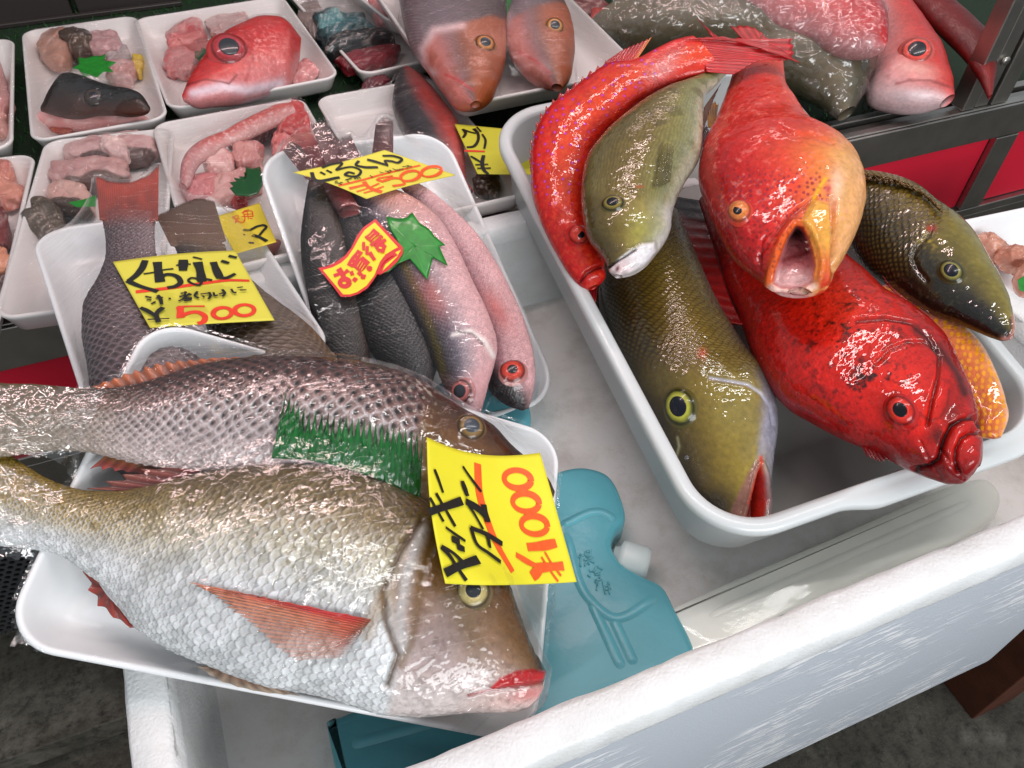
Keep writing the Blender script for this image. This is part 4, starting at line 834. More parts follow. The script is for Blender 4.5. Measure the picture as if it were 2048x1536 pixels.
# ---------- small olive emperor with a white lip
def olive_white():
    t=thing('fish','olive green emperor with white lips lying inside the curl of the red grouper','fish',at((1300,330),.04),GRP)
    pairs=pp(z7,((585,1362),(625,1364)),((556,1325),(690,1342)),((545,1290),(745,1308)),((512,1235),(805,1240)),((456,1165),(862,1155)),((425,1060),(888,1020)),((418,920),(952,870)),((436,790),(1016,770)),((496,695),(1034,640)),((602,592),(1038,510)),((752,480),(1062,415)),((892,405),(1112,375)),((1012,355),(1162,320)),((1100,325),(1230,265)))
    lip=z7((556,1325),(600,1275),(660,1230),(730,1195),(790,1190),(800,1240),(740,1310),(660,1352),(600,1366),(565,1345))
    ml=z7((556,1318),(600,1285),(640,1262),(690,1230))
    def color(X):
        x7=(X.px-1000)*2.56;y7=(X.py-20)*2.56
        C=base2(X,[(-1,(196,196,176)),(-.75,(150,150,116)),(-.45,(146,140,86)),(0,(132,114,54)),(.5,(124,108,54)),(.85,(136,126,82)),(1,(96,86,56))])
        bd=1-sst(900,1010,y7-.15*(x7-600));q=X.q
        C=C*(1+bd*.18*(X.rand-.5))[...,None]
        st=.5+.5*np.sin(X.b*2*math.pi/1.0);C=lay(C,(62,56,30),bd*st*.55*np.interp(X.v,[-.9,-.6,.5,1],[.1,.5,.9,.5])*(.5+.7*X.n2))
        C=lay(C,(50,48,26),sst(.55,.72,X.n1)*.35*bd)
        H=base2(X,[(-1,(214,212,210)),(-.7,(170,168,140)),(-.2,(160,148,84)),(.3,(130,114,58)),(1,(92,80,46))]);C=mix(C,H,1-bd)
        C=lay(C,(160,156,76),np.exp(-ell(x7,y7,720,1130,70,60,-30)**2)*.6);C=lay(C,(84,74,48),np.exp(-ell(x7,y7,590,1230,50,40,40)**2)*.5)
        m=sst(3,-5,sd(X.px,X.py,lip));C=lay(C,(232,230,232),m*.95);C=lay(C,(222,170,170),m*np.exp(-ell(x7,y7,620,1320,60,40,-20)**2)*.5)
        C=lay(C,(96,84,60),sst(5,0,np.abs(sd(X.px,X.py,lip)-3))*.25);C=lay(C,(40,24,22),line(X,ml,3)*.9)
        C=lay(C,(110,40,40),np.exp(-ell(x7,y7,603,1325,8,16,20)**2)*.9)
        C=lay(C,(190,96,50),np.exp(-ell(x7,y7,715,905,18,7,0)**2)*.8)
        C=lay(C,(40,36,24),line(X,z7((780,905),(800,830),(815,720),(830,680)),2.5)*.4);C=lay(C,(170,160,90),line(X,z7((800,880),(830,780),(850,690)),4)*.4)
        return C
    def disp(X):
        y7=(X.py-20)*2.56;bd=1-sst(900,1010,y7)
        return bd*(.00025*X.q**1.5)+.0016*sst(3,-8,sd(X.px,X.py,lip))-.0022*line(X,ml,3.5)+.0008*(X.n1-.5)+.0004*(X.n2-.5)
    S=body('body',t,pairs,.07,.118,.35,[(0,.85),(.1,.7),(.3,.62),(.8,.55),(1,.4)],color,disp,ns=340,nt=150,NR=44)
    eye(S,t,1226,408,21,iris=(120,106,44),pup=.6,ring=(70,62,36),skin=(108,98,56),bulge=.45,view=.15,squash=.85,ang=10)
    fin('pectoral_fin',t,z7((790,905),(830,900),(870,880)),z7((835,690),(860,680),(890,700)),hitF(S,.002,.003),fincol((104,96,48),(126,116,62),.5),8,jag=.1,rows=14,amp=.0003,alpha=lambda T,fr,x:.25+.4*fr**3-.15*T)
    fin('anal_fin',t,z7((1030,640),(1036,560),(1045,500)),z7((1050,590),(1090,470),(1130,380)),planeF(S,-.001),fincol((96,60,30),(84,46,24),.5),7,jag=.1)
    fin('pelvic_fin',t,z7((1000,660),(1032,700),(1035,740)),z7((1060,590),(1070,620),(1075,650)),planeF(S,-.004),fincol((90,24,24),(60,18,20),.5),5,jag=.1)
    fin('tail_fin',t,z7((1090,330),(1150,310),(1210,275)),z7((1250,230),(1330,200),(1350,120)),planeF(S,-.003),fincol((150,140,90),(120,110,70),.5),8)
    return S
SW=olive_white()
# ---------- wide mouthed red grouper on top
def bigmouth():
    t=thing('fish','red and orange grouper with its mouth gaping open on top of the heap','fish',at((1560,330),.07),GRP)
    pairs=pp(z7,((1480,1436),(1590,1440)),((1430,1432),(1650,1428)),((1385,1412),(1690,1395)),((1330,1368),(1712,1340)),((1255,1306),(1760,1262)),((1185,1240),(1818,1150)),((1120,1130),(1852,1060)),((1062,1000),(1872,960)),((1016,870),(1860,850)),((1030,750),(1790,725)),((1090,600),(1620,615)),((1150,450),(1515,470)),((1195,320),(1462,370)),((1205,250),(1450,270)),((1200,190),(1440,200)))
    opening=z7((1512,1108),(1472,1165),(1440,1245),(1412,1335),(1400,1400),(1440,1424),(1540,1422),(1596,1398),(1612,1310),(1598,1235),(1580,1180),(1560,1140),(1540,1115))
    jaw=z7((1600,960),(1690,1000),(1700,1150),(1702,1320),(1690,1405),(1640,1425),(1612,1380),(1618,1300),(1600,1230),(1570,1140),(1540,1090))
    upj=z7((1620,960),(1540,1010),(1460,1080),(1390,1170),(1330,1260),(1325,1320))
    upj2=z7((1600,1040),(1520,1100),(1450,1190),(1410,1290),(1385,1400))
    dts=np.array(z7(*[tuple(d) for d in rng.uniform(0,1,(900,2))*[620,640]+[1120,720]]));keep=[]
    for d in dts:
        if all(np.hypot(*(d-k))>8.5 for k in keep):keep.append(d)
    def color(X):
        x7=(X.px-1000)*2.56;y7=(X.py-20)*2.56
        C=base2(X,[(-1,(226,180,118)),(-.7,(226,176,110)),(-.35,(232,140,72)),(0,(222,84,50)),(.4,(208,44,38)),(1,(176,24,32))])
        C=lay(C,(206,52,40),sst(760,560,y7)*.9);C=lay(C,(216,80,50),sst(330,230,y7)*.5);C=lay(C,(226,110,90),sst(.55,.75,X.n1)*.3*sst(900,500,y7))
        C=lay(C,(228,170,120),sst(520,640,y7)*sst(1640,1500,2*1560-x7)*sst(-.55,-.9,X.v)*.5)
        hd=sst(760,900,y7)*sst(1740,1640,x7);d=np.full(X.px.shape,99.)
        for k in keep:d=np.minimum(d,np.hypot(X.px-k[0],X.py-k[1]))
        C=lay(C,(150,26,24),sst(4.2,2.2,d)*.8*hd);C=lay(C,(170,60,110),sst(2.4,1.3,d)*.6*hd*sst(1150,960,y7+.2*x7-260));C=lay(C,(226,150,140),sst(.56,.72,X.n2)*sst(.4,.6,X.n1)*.45*sst(700,300,abs(y7-700)))  # last layer paints whitish wet sheen patches into the red skin
        C=lay(C,(226,120,40),np.exp(-(dseg(X.px,X.py,upj2)/13)**2)*.75);C=lay(C,(150,30,20),line(X,upj,3)*.45)
        C=lay(C,(150,40,24),sst(3.4,1.6,d)*.6*np.exp(-(dseg(X.px,X.py,upj2)/14)**2))
        j=sst(4,-5,sd(X.px,X.py,jaw));C=lay(C,(232,178,84),j*.9);C=lay(C,(226,100,40),j*sst(1180,1330,y7)*.8);C=lay(C,(206,60,60),j*sst(1330,1400,y7)*.7)
        C=lay(C,(214,150,70),line(X,z7((1610,1100),(1630,1240),(1620,1380)),6)*.4);C=lay(C,(170,110,60),line(X,z7((1700,960),(1706,1120),(1704,1320),(1690,1400)),4)*.55)
        C=lay(C,(236,206,186),np.exp(-ell(x7,y7,1720,900,36,90,0)**2)*.7);C=lay(C,(190,60,70),np.exp(-ell(x7,y7,1680,920,14,26,0)**2)*.8)
        C=lay(C,(236,190,30),line(X,z7((1610,960),(1640,900),(1665,865)),4)*.85)
        C=lay(C,(240,206,196),np.exp(-(dseg(X.px,X.py,z7((1400,1415),(1470,1432),(1560,1426),(1600,1405)))/7)**2)*.9)
        s=sd(X.px,X.py,opening);C=lay(C,(206,140,142),sst(1,-3,s));C=lay(C,(168,96,100),sst(-2,-12,s)*sst(.45,.65,X.n2)*.6);C=lay(C,(70,14,18),sst(1215,1140,y7+.12*(x7-1500))*sst(-1,-7,s)*.9);C=lay(C,(140,40,46),np.exp(-((y7-1265+.3*(x7-1500))/14)**2)*sst(-3,-9,s)*.6);C=lay(C,(232,204,202),sst(-1,-6,s)*sst(1290,1370,y7)*.8)
        C=lay(C,(228,180,150),sst(.5,.75,X.n2)*sst(1720,1760,x7)*.3)
        return C
    def disp(X):
        x7=(X.px-1000)*2.56;y7=(X.py-20)*2.56
        s=sd(X.px,X.py,opening);d=0*s
        d+=.003*np.exp(-((s-9)/8)**2)-.0015*line(X,upj,5)+.003*sst(4,-14,sd(X.px,X.py,jaw))*sst(3,8,s)-.004*line(X,z7((1706,980),(1712,1120),(1708,1320)),6)
        d+=.005*np.exp(-ell(x7,y7,1215,1070,85,80,0)**2)-.0018*line(X,z7((1320,1290),(1340,1180),(1420,1090)),5)
        d+=-.0016*line(X,z7((1440,600),(1500,640),(1600,640),(1700,680)),6)+.002*np.exp(-ell(x7,y7,1740,820,70,120,-20)**2)
        return d+.0018*(X.n3-.5)+.001*(X.n1-.5)+.00006*X.q
    def push(X):
        s=sd(X.px,X.py,opening);v=unit(X.P-CAM);y7=(X.py-20)*2.56
        return v*(.024*sst(2,-9,s)*np.interp(y7,[1100,1200,1420],[1,1,.45]))[...,None]
    S=body('body',t,pairs,.085,.115,.6,[(0,.6),(.1,.62),(.35,.6),(.6,.55),(.85,.5),(1,.3)],color,disp,ns=420,nt=220,NR=70,m=M_slick,push=push)
    eye(S,t,1479,424,21,iris=(206,120,60),pup=.42,ring=(206,90,60),skin=(200,56,46),bulge=.75,view=.25,squash=1.2,ang=-10,off=(-.25,-.35))
    for a,b in((z7((1560,1185),(1575,1190))),(z7((1562,1218),(1580,1226))),(z7((1410,1385),(1418,1372))),(z7((1594,1398),(1588,1380))),(z7((1390,1330),(1408,1334)))):
        V0,F0=[],[];Pb=S.hit([b],-.001)[0][0];Pa=on_plane(np.array([a]),Pb,unit(CAM-Pb))[0];P=np.linspace(Pb,Pa,4);N=np.tile(unit(CAM-P[0]),(4,1));stroke_mesh(V0,F0,P,N,[.0022,.0016,.001,.0002],.001);mesh('tooth',V0,F0,bpy.data.materials['ivory_tooth'],t)
    fc=fincol((206,44,44),(196,30,36),.6)
    fin('tail_fin',t,z7((1205,240),(1280,200),(1360,190),(1445,210)),z7((1010,45),(1150,180),(1260,80),(1180,85)),planeF(S,-.006),fc,10,jag=.05)
    fin('tail_lobe',t,z7((1330,250),(1400,240),(1450,250)),z7((1180,82),(1290,88),(1400,170)),planeF(S,-.004),fincol((206,50,48),(206,60,56),.5),6,jag=.05)
    fin('dorsal_fin',t,z7((1100,610),(1150,480),(1200,400)),z7((1130,530),(1190,410),(1235,315)),planeF(S,.004),lambda T,fr,x,rn,p:lay(fincol((200,34,40),(206,50,50),.5)(T,fr,x,rn,p),(226,190,130),sst(.75,1,x)*.6),8,jag=.06)
    fin('pelvic_fin',t,z7((1480,640),(1510,650),(1530,640)),z7((1440,590),(1455,588),(1470,600)),planeF(S,.01),fincol((226,140,60),(230,160,80),.4),4,jag=.1)
    fin('pectoral_fin',t,z7((1035,760),(1020,850),(1030,930)),z7((1060,650),(1030,700),(1024,760)),planeF(S,-.004),fincol((170,24,34),(190,60,60),.5),6,jag=.1)
    return S
SM=bigmouth()
fin('yellow_fin',None,z7((1065,600),(1085,605),(1100,590)),z7((1060,520),(1100,470),(1120,480)),lambda p,t:at(p,.085),fincol((226,160,20),(230,170,30),.4),4,label='bright yellow fin tip poking out between the white lipped emperor and the gaping grouper',cat='fish fin')
# ================================================================== CLING FILM
def film_mat(name,streak,crk,gl=.5,rough=.045,base=.03,scale=260):
    m=bpy.data.materials.new(name);m.use_nodes=True;nt=m.node_tree;L=nt.links.new
    for n in list(nt.nodes):nt.nodes.remove(n)
    out=_n(nt,'OutputMaterial');tr=_n(nt,'BsdfTransparent');tr.inputs[0].default_value=(.985,.985,.985,1);g=_n(nt,'BsdfGlossy',Roughness=rough);g.inputs[0].default_value=(1,1,1,1)
    tc=_n(nt,'TexCoord');mp=_n(nt,'Mapping');mp.inputs['Scale'].default_value=(18,340,18);mp.inputs['Rotation'].default_value=(0,0,.35);L(tc.outputs['Object'],mp.inputs[0])
    s=_n(nt,'TexNoise',Scale=1.,Detail=3);L(mp.outputs[0],s.inputs['Vector']);c=_n(nt,'TexNoise',Scale=scale,Detail=2,Distortion=1.2);L(tc.outputs['Object'],c.inputs['Vector'])
    low=_n(nt,'TexNoise',Scale=35,Detail=1);L(tc.outputs['Object'],low.inputs['Vector'])
    sp=ramp(nt,s.outputs['Fac'],[(.55,(0,0,0)),(.66,(1,1,1))]);b1=_n(nt,'Bump',Strength=streak,Distance=.0012);L(sp,b1.inputs['Height']);b2=_n(nt,'Bump',Strength=crk,Distance=.0012);L(c.outputs['Fac'],b2.inputs['Height']);L(b1.outputs[0],b2.inputs['Normal'])
    b3=_n(nt,'Bump',Strength=.2,Distance=.004);L(low.outputs['Fac'],b3.inputs['Height']);L(b2.outputs[0],b3.inputs['Normal'])
    f0=_n(nt,'LayerWeight',Blend=.5);f=_n(nt,'Math');f.operation='POWER';f.inputs[1].default_value=4.;L(f0.outputs['Facing'],f.inputs[0]);L(b3.outputs[0],g.inputs['Normal'])
    ma=_n(nt,'Math');ma.operation='MULTIPLY_ADD';ma.inputs[1].default_value=gl;ma.inputs[2].default_value=base;ma.use_clamp=True;L(f.outputs[0],ma.inputs[0])
    mx=_n(nt,'MixShader');L(ma.outputs[0],mx.inputs[0]);L(tr.outputs[0],mx.inputs[1]);L(g.outputs[0],mx.inputs[2]);L(mx.outputs[0],out.inputs[0]);return m
M_film=film_mat('cling_film',.7,.09,base=.026)
M_film_d=film_mat('cling_film_crinkled',.8,.32,gl=.5,rough=.035,base=.036)
M_film_b=film_mat('bunched_cling_film',.6,.6,gl=.8,rough=.09,base=.11,scale=170)
M_bag=film_mat('clear_bag_plastic',.2,.45,gl=.6,base=.07,scale=110)
def verts(o):
    A=[]
    for c in [o]+list(o.children):
        if c.type=='MESH':
            v=np.empty(len(c.data.vertices)*3,np.float32);c.data.vertices.foreach_get('co',v);A.append(v.reshape(-1,3)+LOC[c.name])
    return np.vstack(A)
def drape(fr,r,obst,label,poly=None,step=.0021,lift=.0007,m=None,it=700,pad=.002,ph=.03,grow=0):
    """film pulled tight over a tray and what lies in it (membrane over an obstacle height field)"""
    ext=[fr.a+pad,fr.b+pad];lo=np.array([-ext[0],-ext[1]]);hi=-lo;pl=None
    if poly is not None:
        pl=fr.l(fr.px(poly,ph))[:,:2];lo=np.minimum(lo,pl.min(0));hi=np.maximum(hi,pl.max(0))
    nx=int((hi[0]-lo[0])/step)+1;ny=int((hi[1]-lo[1])/step)+1
    gx=np.linspace(lo[0],hi[0],nx);gy=np.linspace(lo[1],hi[1],ny);Xg,Yg=np.meshgrid(gx,gy,indexing='ij')
    q=np.stack([np.maximum(np.abs(Xg)-(fr.a-r),0),np.maximum(np.abs(Yg)-(fr.b-r),0)],-1);sdf=np.hypot(q[...,0],q[...,1])-r
    inr=sdf<pad;mask=inr.copy()
    if pl is not None:mask|=inside(Xg,Yg,[tuple(p) for p in pl])
    Hh=np.full((nx,ny),-9.);l=fr.l(obst);ix=np.round((l[:,0]-lo[0])/(hi[0]-lo[0])*(nx-1)).astype(int);iy=np.round((l[:,1]-lo[1])/(hi[1]-lo[1])*(ny-1)).astype(int)
    ok=(ix>=0)&(ix<nx)&(iy>=0)&(iy<ny);np.maximum.at(Hh,(ix[ok],iy[ok]),l[ok,2])
    Hs=Hh.copy()
    for dx in(-1,0,1):
        for dy in(-1,0,1):Hs=np.maximum(Hs,np.roll(np.roll(Hh,dx,0),dy,1))
    Hh=Hs;edge=inr&(sdf>-.0035);Hh=np.where(inr&(sdf>-.006),np.maximum(Hh,.0011),Hh)
    pin=edge&(Hh<.0013);z=np.where(Hh>-1,Hh,0.0)
    for k in range(it):
        s=np.zeros_like(z);w=np.zeros_like(z)
        for ax,d in((0,1),(0,-1),(1,1),(1,-1)):
            zz=np.roll(z,d,ax);mm=np.roll(mask,d,ax).copy()
            sl=[slice(None)]*2;sl[ax]=0 if d==1 else -1;mm[tuple(sl)]=False
            s+=np.where(mm,zz,0);w+=mm
        z=np.where(mask,np.maximum(s/np.maximum(w,1),Hh),z);z[pin]=.0012
    z=z+lift
    if not hasattr(fr,'film'):fr.film=(gx,gy,z,mask)
    P=fr.w(np.stack([Xg,Yg,z],-1))
    P=P+fr.n*((fbm(P,400,2,3)-.5)*.00035+(np.abs(fbm(P*[1,2.2,1],160,2,8)-.5)*-.0012)*(z>.004)+(np.abs(fbm(P,230,2,21)-.5)*-.006+.001)*(~inr))[...,None]
    idx=np.arange(nx*ny).reshape(nx,ny);Fq=gridF(nx,ny);Fq=Fq[mask.ravel()[Fq].all(1)]
    used=np.unique(Fq);re=np.full(nx*ny,-1);re[used]=np.arange(len(used));V=P.reshape(-1,3)[used];Fq=re[Fq]
    a=V[Fq[0]];nn=np.cross(a[1]-a[0],a[2]-a[1])
    if nn@fr.n<0:Fq=Fq[:,::-1].copy()
    o=mesh('cling_film',V,Fq,m or M_film,label=label,cat='cling film',group='cling films over the trays')
    if pl is not None:
        o.data.materials.append(M_film_b);out=(sdf.ravel()[used]>pad*.5)[Fq].any(1);o.data.polygons.foreach_set('material_index',out.astype(np.int32))
    return o
def filmh(fr,p,h0=.03):
    """film height under picture points"""
    gx,gy,z,mask=fr.film;h=np.full(np.asarray(p).shape[:-1],h0)
    for k in range(6):
        P=on_plane_var(p,fr,h);l=fr.l(P);i=np.clip(np.round((l[...,0]-gx[0])/(gx[1]-gx[0])).astype(int),0,len(gx)-1);j=np.clip(np.round((l[...,1]-gy[0])/(gy[1]-gy[0])).astype(int),0,len(gy)-1)
        h=.5*h+.5*z[i,j]
    return h
def on_plane_var(p,fr,h):
    d=rays(p);t=((fr.c-CAM)@fr.n+h)/(d@fr.n);return CAM+d*t[...,None]
drape(TA,.026,np.vstack([verts(s.obj.parent) for s in(SA,SB)]),'clear cling film stretched over the two big fish in the front tray',poly=[(330,640),(200,772),(-40,760),(-60,905),(120,910),(150,980),(20,915),(-60,880),(-70,1110),(30,1100),(100,1110),(-12,1290),(500,1100)],ph=.02)
drape(TK,.03,np.vstack([verts(s.obj.parent) for s in(SK1,SK2)]),'crinkled cling film over the tray of brown fish and their upright tails',poly=[(70,478),(110,455),(150,420),(182,372),(186,340),(250,334),(318,322),(334,368),(380,380),(432,392),(450,420),(470,450),(300,520)],ph=.035,m=M_film_d)
drape(TG,.032,np.vstack([verts(s.obj.parent) for s in SG]),'cling film pulled over the pink striped fish and their bundled tails',poly=[(508,320),(540,300),(556,286),(600,290),(620,232),(652,228),(670,256),(740,225),(790,218),(796,250),(840,255),(800,340)],ph=.035)
# ================================================================== CARDS, STICKER, GARNISH
M_card=mat('card_paper',attr=True,rough=.6,bump=(900,.1,.0003))
def card(name,label,q,A,n,h,bend=None,edges=None,col=(222,214,56),stain=(),nu=40,nv=30,cat='price card',fr=None):
    """sheet of card over picture corners TL,TR,BR,BL on plane A,n; bend(u,v) lifts it"""
    q=np.array(q,float);u,v=np.meshgrid(np.linspace(0,1,nu),np.linspace(0,1,nv),indexing='ij')
    p=q[0]*((1-u)*(1-v))[...,None]+q[1]*(u*(1-v))[...,None]+q[2]*(u*v)[...,None]+q[3]*((1-u)*v)[...,None]
    if edges is not None:p=p+edges(u,v)
    if fr is not None:
        hf=filmh(fr,p);l=fr.l(on_plane_var(p,fr,hf));G_=np.c_[l[...,0].ravel(),l[...,1].ravel(),np.ones(nu*nv)]
        k=np.linalg.lstsq(G_,hf.ravel(),rcond=None)[0];pl=(G_@k).reshape(nu,nv);res=hf-pl;pl=pl+.45*max(res.max(),0)
        hh=np.maximum(pl,hf)
        for _ in range(12):
            e=np.pad(hh,1,mode='edge');hh=np.maximum((e[2:,1:-1]+e[:-2,1:-1]+e[1:-1,2:]+e[1:-1,:-2])/4,hf)
        for _ in range(4):
            e=np.pad(hh,1,mode='edge');hh=(e[2:,1:-1]+e[:-2,1:-1]+e[1:-1,2:]+e[1:-1,:-2])/4
        P=on_plane_var(p,fr,hh+h)
    else:P=on_plane(p,A+n*h,n)
    if bend is not None:P=P+n*bend(u,v)[...,None]
    C=np.broadcast_to(srgb(*col),P.shape)*1.
    wv=.96+.08*fbm(P,120,3,4);C=C*wv[...,None]
    for (x,y,rx,ry,c) in stain:
        f=ell(p[...,0],p[...,1],x,y,rx,ry)+.7*(fbm(P,180,3,9)-.5);C=lay(C,c,sst(1,.85,f)*.8)
    t=thing(name,label,cat,P.reshape(-1,3).mean(0))
    o=mesh('paper',P.reshape(-1,3),gridF(nu,nv),M_card,t,col=C);so=o.modifiers.new('thickness','SOLIDIFY');so.thickness=.0004;so.offset=0
    S=Surf(P);S.t=t;return S
def write(S,name,strokes,z,k,m,lift=.0005,parent=None,dry=True):
    V0,F0=[],[]
    for i,(pts,w) in enumerate(strokes):
        pts=z(*pts);n=max(6,int(np.linalg.norm(np.diff(np.array(pts),axis=0),axis=1).sum()/1.5))
        p=resample(pts,n,len(pts)>2);P,N=S.hit(p,lift+.00003*i)
        sc=np.linalg.norm(P-CAM,axis=1)/F
        ww=w/k*sc*(1+.10*np.sin(np.linspace(0,5+i%3,n)+i))
        stroke_mesh(V0,F0,P,unit(N),ww,.00012)
    return mesh(name,V0,F0,m,parent or S.t,smooth=False)
def ring(cx,cy,rx,ry,a=0,n=20):
    a=math.radians(a);return [(cx+rx*math.cos(t)*math.cos(a)-ry*math.sin(t)*math.sin(a),cy+rx*math.cos(t)*math.sin(a)+ry*math.sin(t)*math.cos(a)) for t in np.linspace(0,2*math.pi,n)]
def patch(S,name,poly,m,lift,parent,smooth=False,n=0):
    p=resample(list(poly)+[poly[0]],n,smooth)[:-1] if n else np.array(poly,float)
    P,N=S.hit(p,lift);k=len(P);nn=unit(N.mean(0));V=np.vstack([P,P-nn*.00012])
    return mesh(name,V,[list(range(k)),list(range(k,2*k))[::-1]]+[[i,(i+1)%k,k+(i+1)%k,k+i] for i in range(k)],m,parent,smooth=False)
zk=Z(220,490,6.0235);zg=Z(580,290,6.0235);zs=Z(630,420,8.535);za=Z(840,880,5.12);zm=Z(440,390,12.8);zu=Z(890,230,11.815)
# kuchinaji card
K=card('price_card','yellow price card reading 500 yen on the tray of brown fish with upright tails',[(226,524),(470,501),(549,641),(300,656)],TK.c,TK.n,.0025,fr=TK,
  bend=lambda u,v:.003*np.sin(u*3.1)*v,edges=lambda u,v:np.stack([0*u,-4*np.sin(u*math.pi)*(1-v)+6*np.sin(u*math.pi)*v],-1),col=(218,208,74),
  stain=[(400,540,22,10,(204,196,52)),(420,590,48,20,(196,186,60)),(330,610,30,26,(200,192,60)),(352,625,34,20,(190,184,62)),(395,630,26,16,(196,180,60))])
write(K,'name_lettering',[([(425,185),(385,280),(330,350),(225,435)],68),([(205,430),(330,485),(575,560)],56),([(405,348),(520,330),(640,300),(765,285)],22),([(570,205),(585,330),(605,445)],95),([(600,420),(650,365),(730,355),(830,400),(850,450),(800,492),(690,515)],56),
  ([(795,245),(880,230),(975,230)],22),([(885,178),(880,308)],95),([(1000,145),(1050,155),(1110,172)],25),([(1055,205),(1085,300),(1108,440)],95),([(1110,425),(1085,478),(1010,470),(945,420),(965,402),(1060,405),(1150,408),(1230,425)],32),
  ([(1245,205),(1290,320),(1330,400)],85),([(1315,395),(1400,395),(1510,345)],45),([(1340,190),(1435,218)],45),([(1430,130),(1528,152)],42),
  ([(425,620),(500,632)],22),([(440,660),(500,662)],20),([(495,710),(550,682)],24),([(550,640),(640,630)],22),([(575,605),(608,650),(622,715)],38),([(705,645),(735,645)],28),
  ([(850,582),(930,570)],20),([(835,622),(985,592)],24),([(908,558),(900,640)],24),([(960,580),(880,650),(825,675)],24),([(880,645),(990,640)],36),([(890,672),(985,660)],26),
  ([(1055,560),(1020,608),(1070,640)],26),([(1015,600),(1062,588)],20),([(1090,592),(1215,575)],20),([(1185,570),(1212,600),(1188,650)],28),([(1110,610),(1140,632)],18),
  ([(1245,570),(1265,612),(1300,600)],24),([(1310,592),(1400,572)],20),([(1350,535),(1385,580),(1355,620)],28),([(1460,530),(1490,570),(1525,575)],26),([(1530,515),(1602,505)],18),([(1565,545),(1645,540)],20),
  ([(365,755),(450,792),(560,860)],48),([(640,750),(560,830),(585,930)],56),([(455,897),(715,885)],18)],zk,6.0235,M_ink,.0007)
write(K,'price_lettering',[([(310,565),(700,520),(1100,465),(1450,425),(1680,430)],50),([(810,745),(970,738),(1140,737)],25),([(845,745),(852,878)],80),([(850,862),(960,815),(1080,815),(1145,865),(1130,920),(1060,950)],62),(ring(1355,820,112,66,-5),54),(ring(1620,785,118,66,-2),54)],zk,6.0235,M_redink)
# banana fish card
G=card('price_card','yellow price card lying diamond wise on the tails of the pink fish tray',[(587,345),(769,300),(912,348),(733,398)],TG.c,TG.n,.0025,fr=TG,bend=lambda u,v:.002*np.sin(u*4)*v,edges=lambda u,v:np.stack([0*u,3*np.sin(u*math.pi)*(1-v)-4*np.sin(v*math.pi)*(1-u)],-1),col=(222,208,76))
sm=[]
g2=np.random.default_rng(5)
for i in range(9):
    x=575+i*100;y=452-i*22.5
    for j in range(4 if i not in(3,4,5) else 1):
        a=g2.uniform(-40,40,2);sm.append(([(x+a[0],y+a[1]*.35-8),(x+a[0]+g2.uniform(15,60),y+a[1]*.35+g2.uniform(-18,14))],11))
write(G,'name_lettering',[([(262,328),(285,402),(600,392)],44),([(365,325),(425,357)],28),([(440,303),(505,335)],28),([(385,272),(500,232),(630,222),(560,300),(640,278),(770,268),(855,320),(830,362),(730,376),(665,356),(700,330),(780,345)],30),([(830,190),(795,238),(870,262),(1060,268)],36),([(930,175),(1010,195),(1185,248)],36),([(1175,240),(1145,195),(1220,195),(1310,210),(1350,175),(1270,138),(1115,130)],30)]+sm,zg,6.0235,M_ink,.0007)
write(G,'price_lettering',[([(585,490),(800,440),(1150,345),(1570,245)],26),([(715,525),(900,480)],34),([(890,440),(940,500),(1110,570)],50),([(805,562),(940,520),(1075,462)],20),([(890,577),(1020,540),(1130,498)],20),([(1040,412),(1130,445)],40),([(1060,402),(1240,370)],22),([(1130,432),(1250,398),(1345,415),(1380,455),(1240,495)],36),(ring(1450,372,118,58,-12),40),(ring(1705,320,122,58,-12),40)],zg,6.0235,M_orink)
# front card
Acd=card('price_card','bright yellow price card reading 1000 yen lying across both heads in the front tray',[(848,884),(1073,914),(1145,1170),(884,1174)],TA.c,TA.n,.002,fr=TA,bend=lambda u,v:.006*(u-.5)**2*4,edges=lambda u,v:np.stack([-10*np.sin(v*math.pi)*(1-u)+10*np.sin(v*math.pi)*u*0,10*np.sin(u*math.pi)*(1-v)-2*np.sin(u*math.pi)*v],-1),col=(226,216,44))
write(Acd,'name_lettering',[([(150,300),(185,390),(238,540)],36),([(100,590),(160,690),(242,835)],36),([(165,545),(250,690),(362,885)],40),([(90,738),(220,695),(432,622)],84),([(265,895),(340,950),(465,1035)],32),([(325,1012),(408,1042)],72),([(380,1088),(458,1122)],68),
  ([(215,1095),(300,1180),(380,1300),(475,1440)],46),([(225,1092),(330,1150),(440,1250)],42),([(258,1362),(400,1292),(600,1222)],92),([(440,270),(500,360),(628,530)],32),([(432,420),(488,575)],60),([(470,628),(610,715),(690,800)],78),([(480,640),(560,760),(648,915)],32),([(650,660),(695,840)],72),
  ([(520,895),(600,1085),(700,1155),(828,1250)],46),([(520,900),(660,955),(845,1065)],56),([(690,960),(718,1105)],42)],za,5.12,M_ink,.0009)
write(Acd,'price_lettering',[([(590,240),(610,550),(680,800),(780,1050),(950,1350)],88),(ring(1000,402,138,92,8),64),(ring(1085,640,136,92,8),62),(ring(1172,872,134,92,8),64),([(1100,1098),(1250,1085),(1395,1055)],92),([(985,1175),(1110,1250),(1210,1300)],62),([(1150,1400),(1240,1310)],104),([(1200,1312),(1330,1300),(1472,1290)],90),([(1245,1200),(1330,1330),(1415,1450)],24),([(1280,1150),(1360,1280),(1445,1390)],24)],za,5.12,M_orink,.0005)
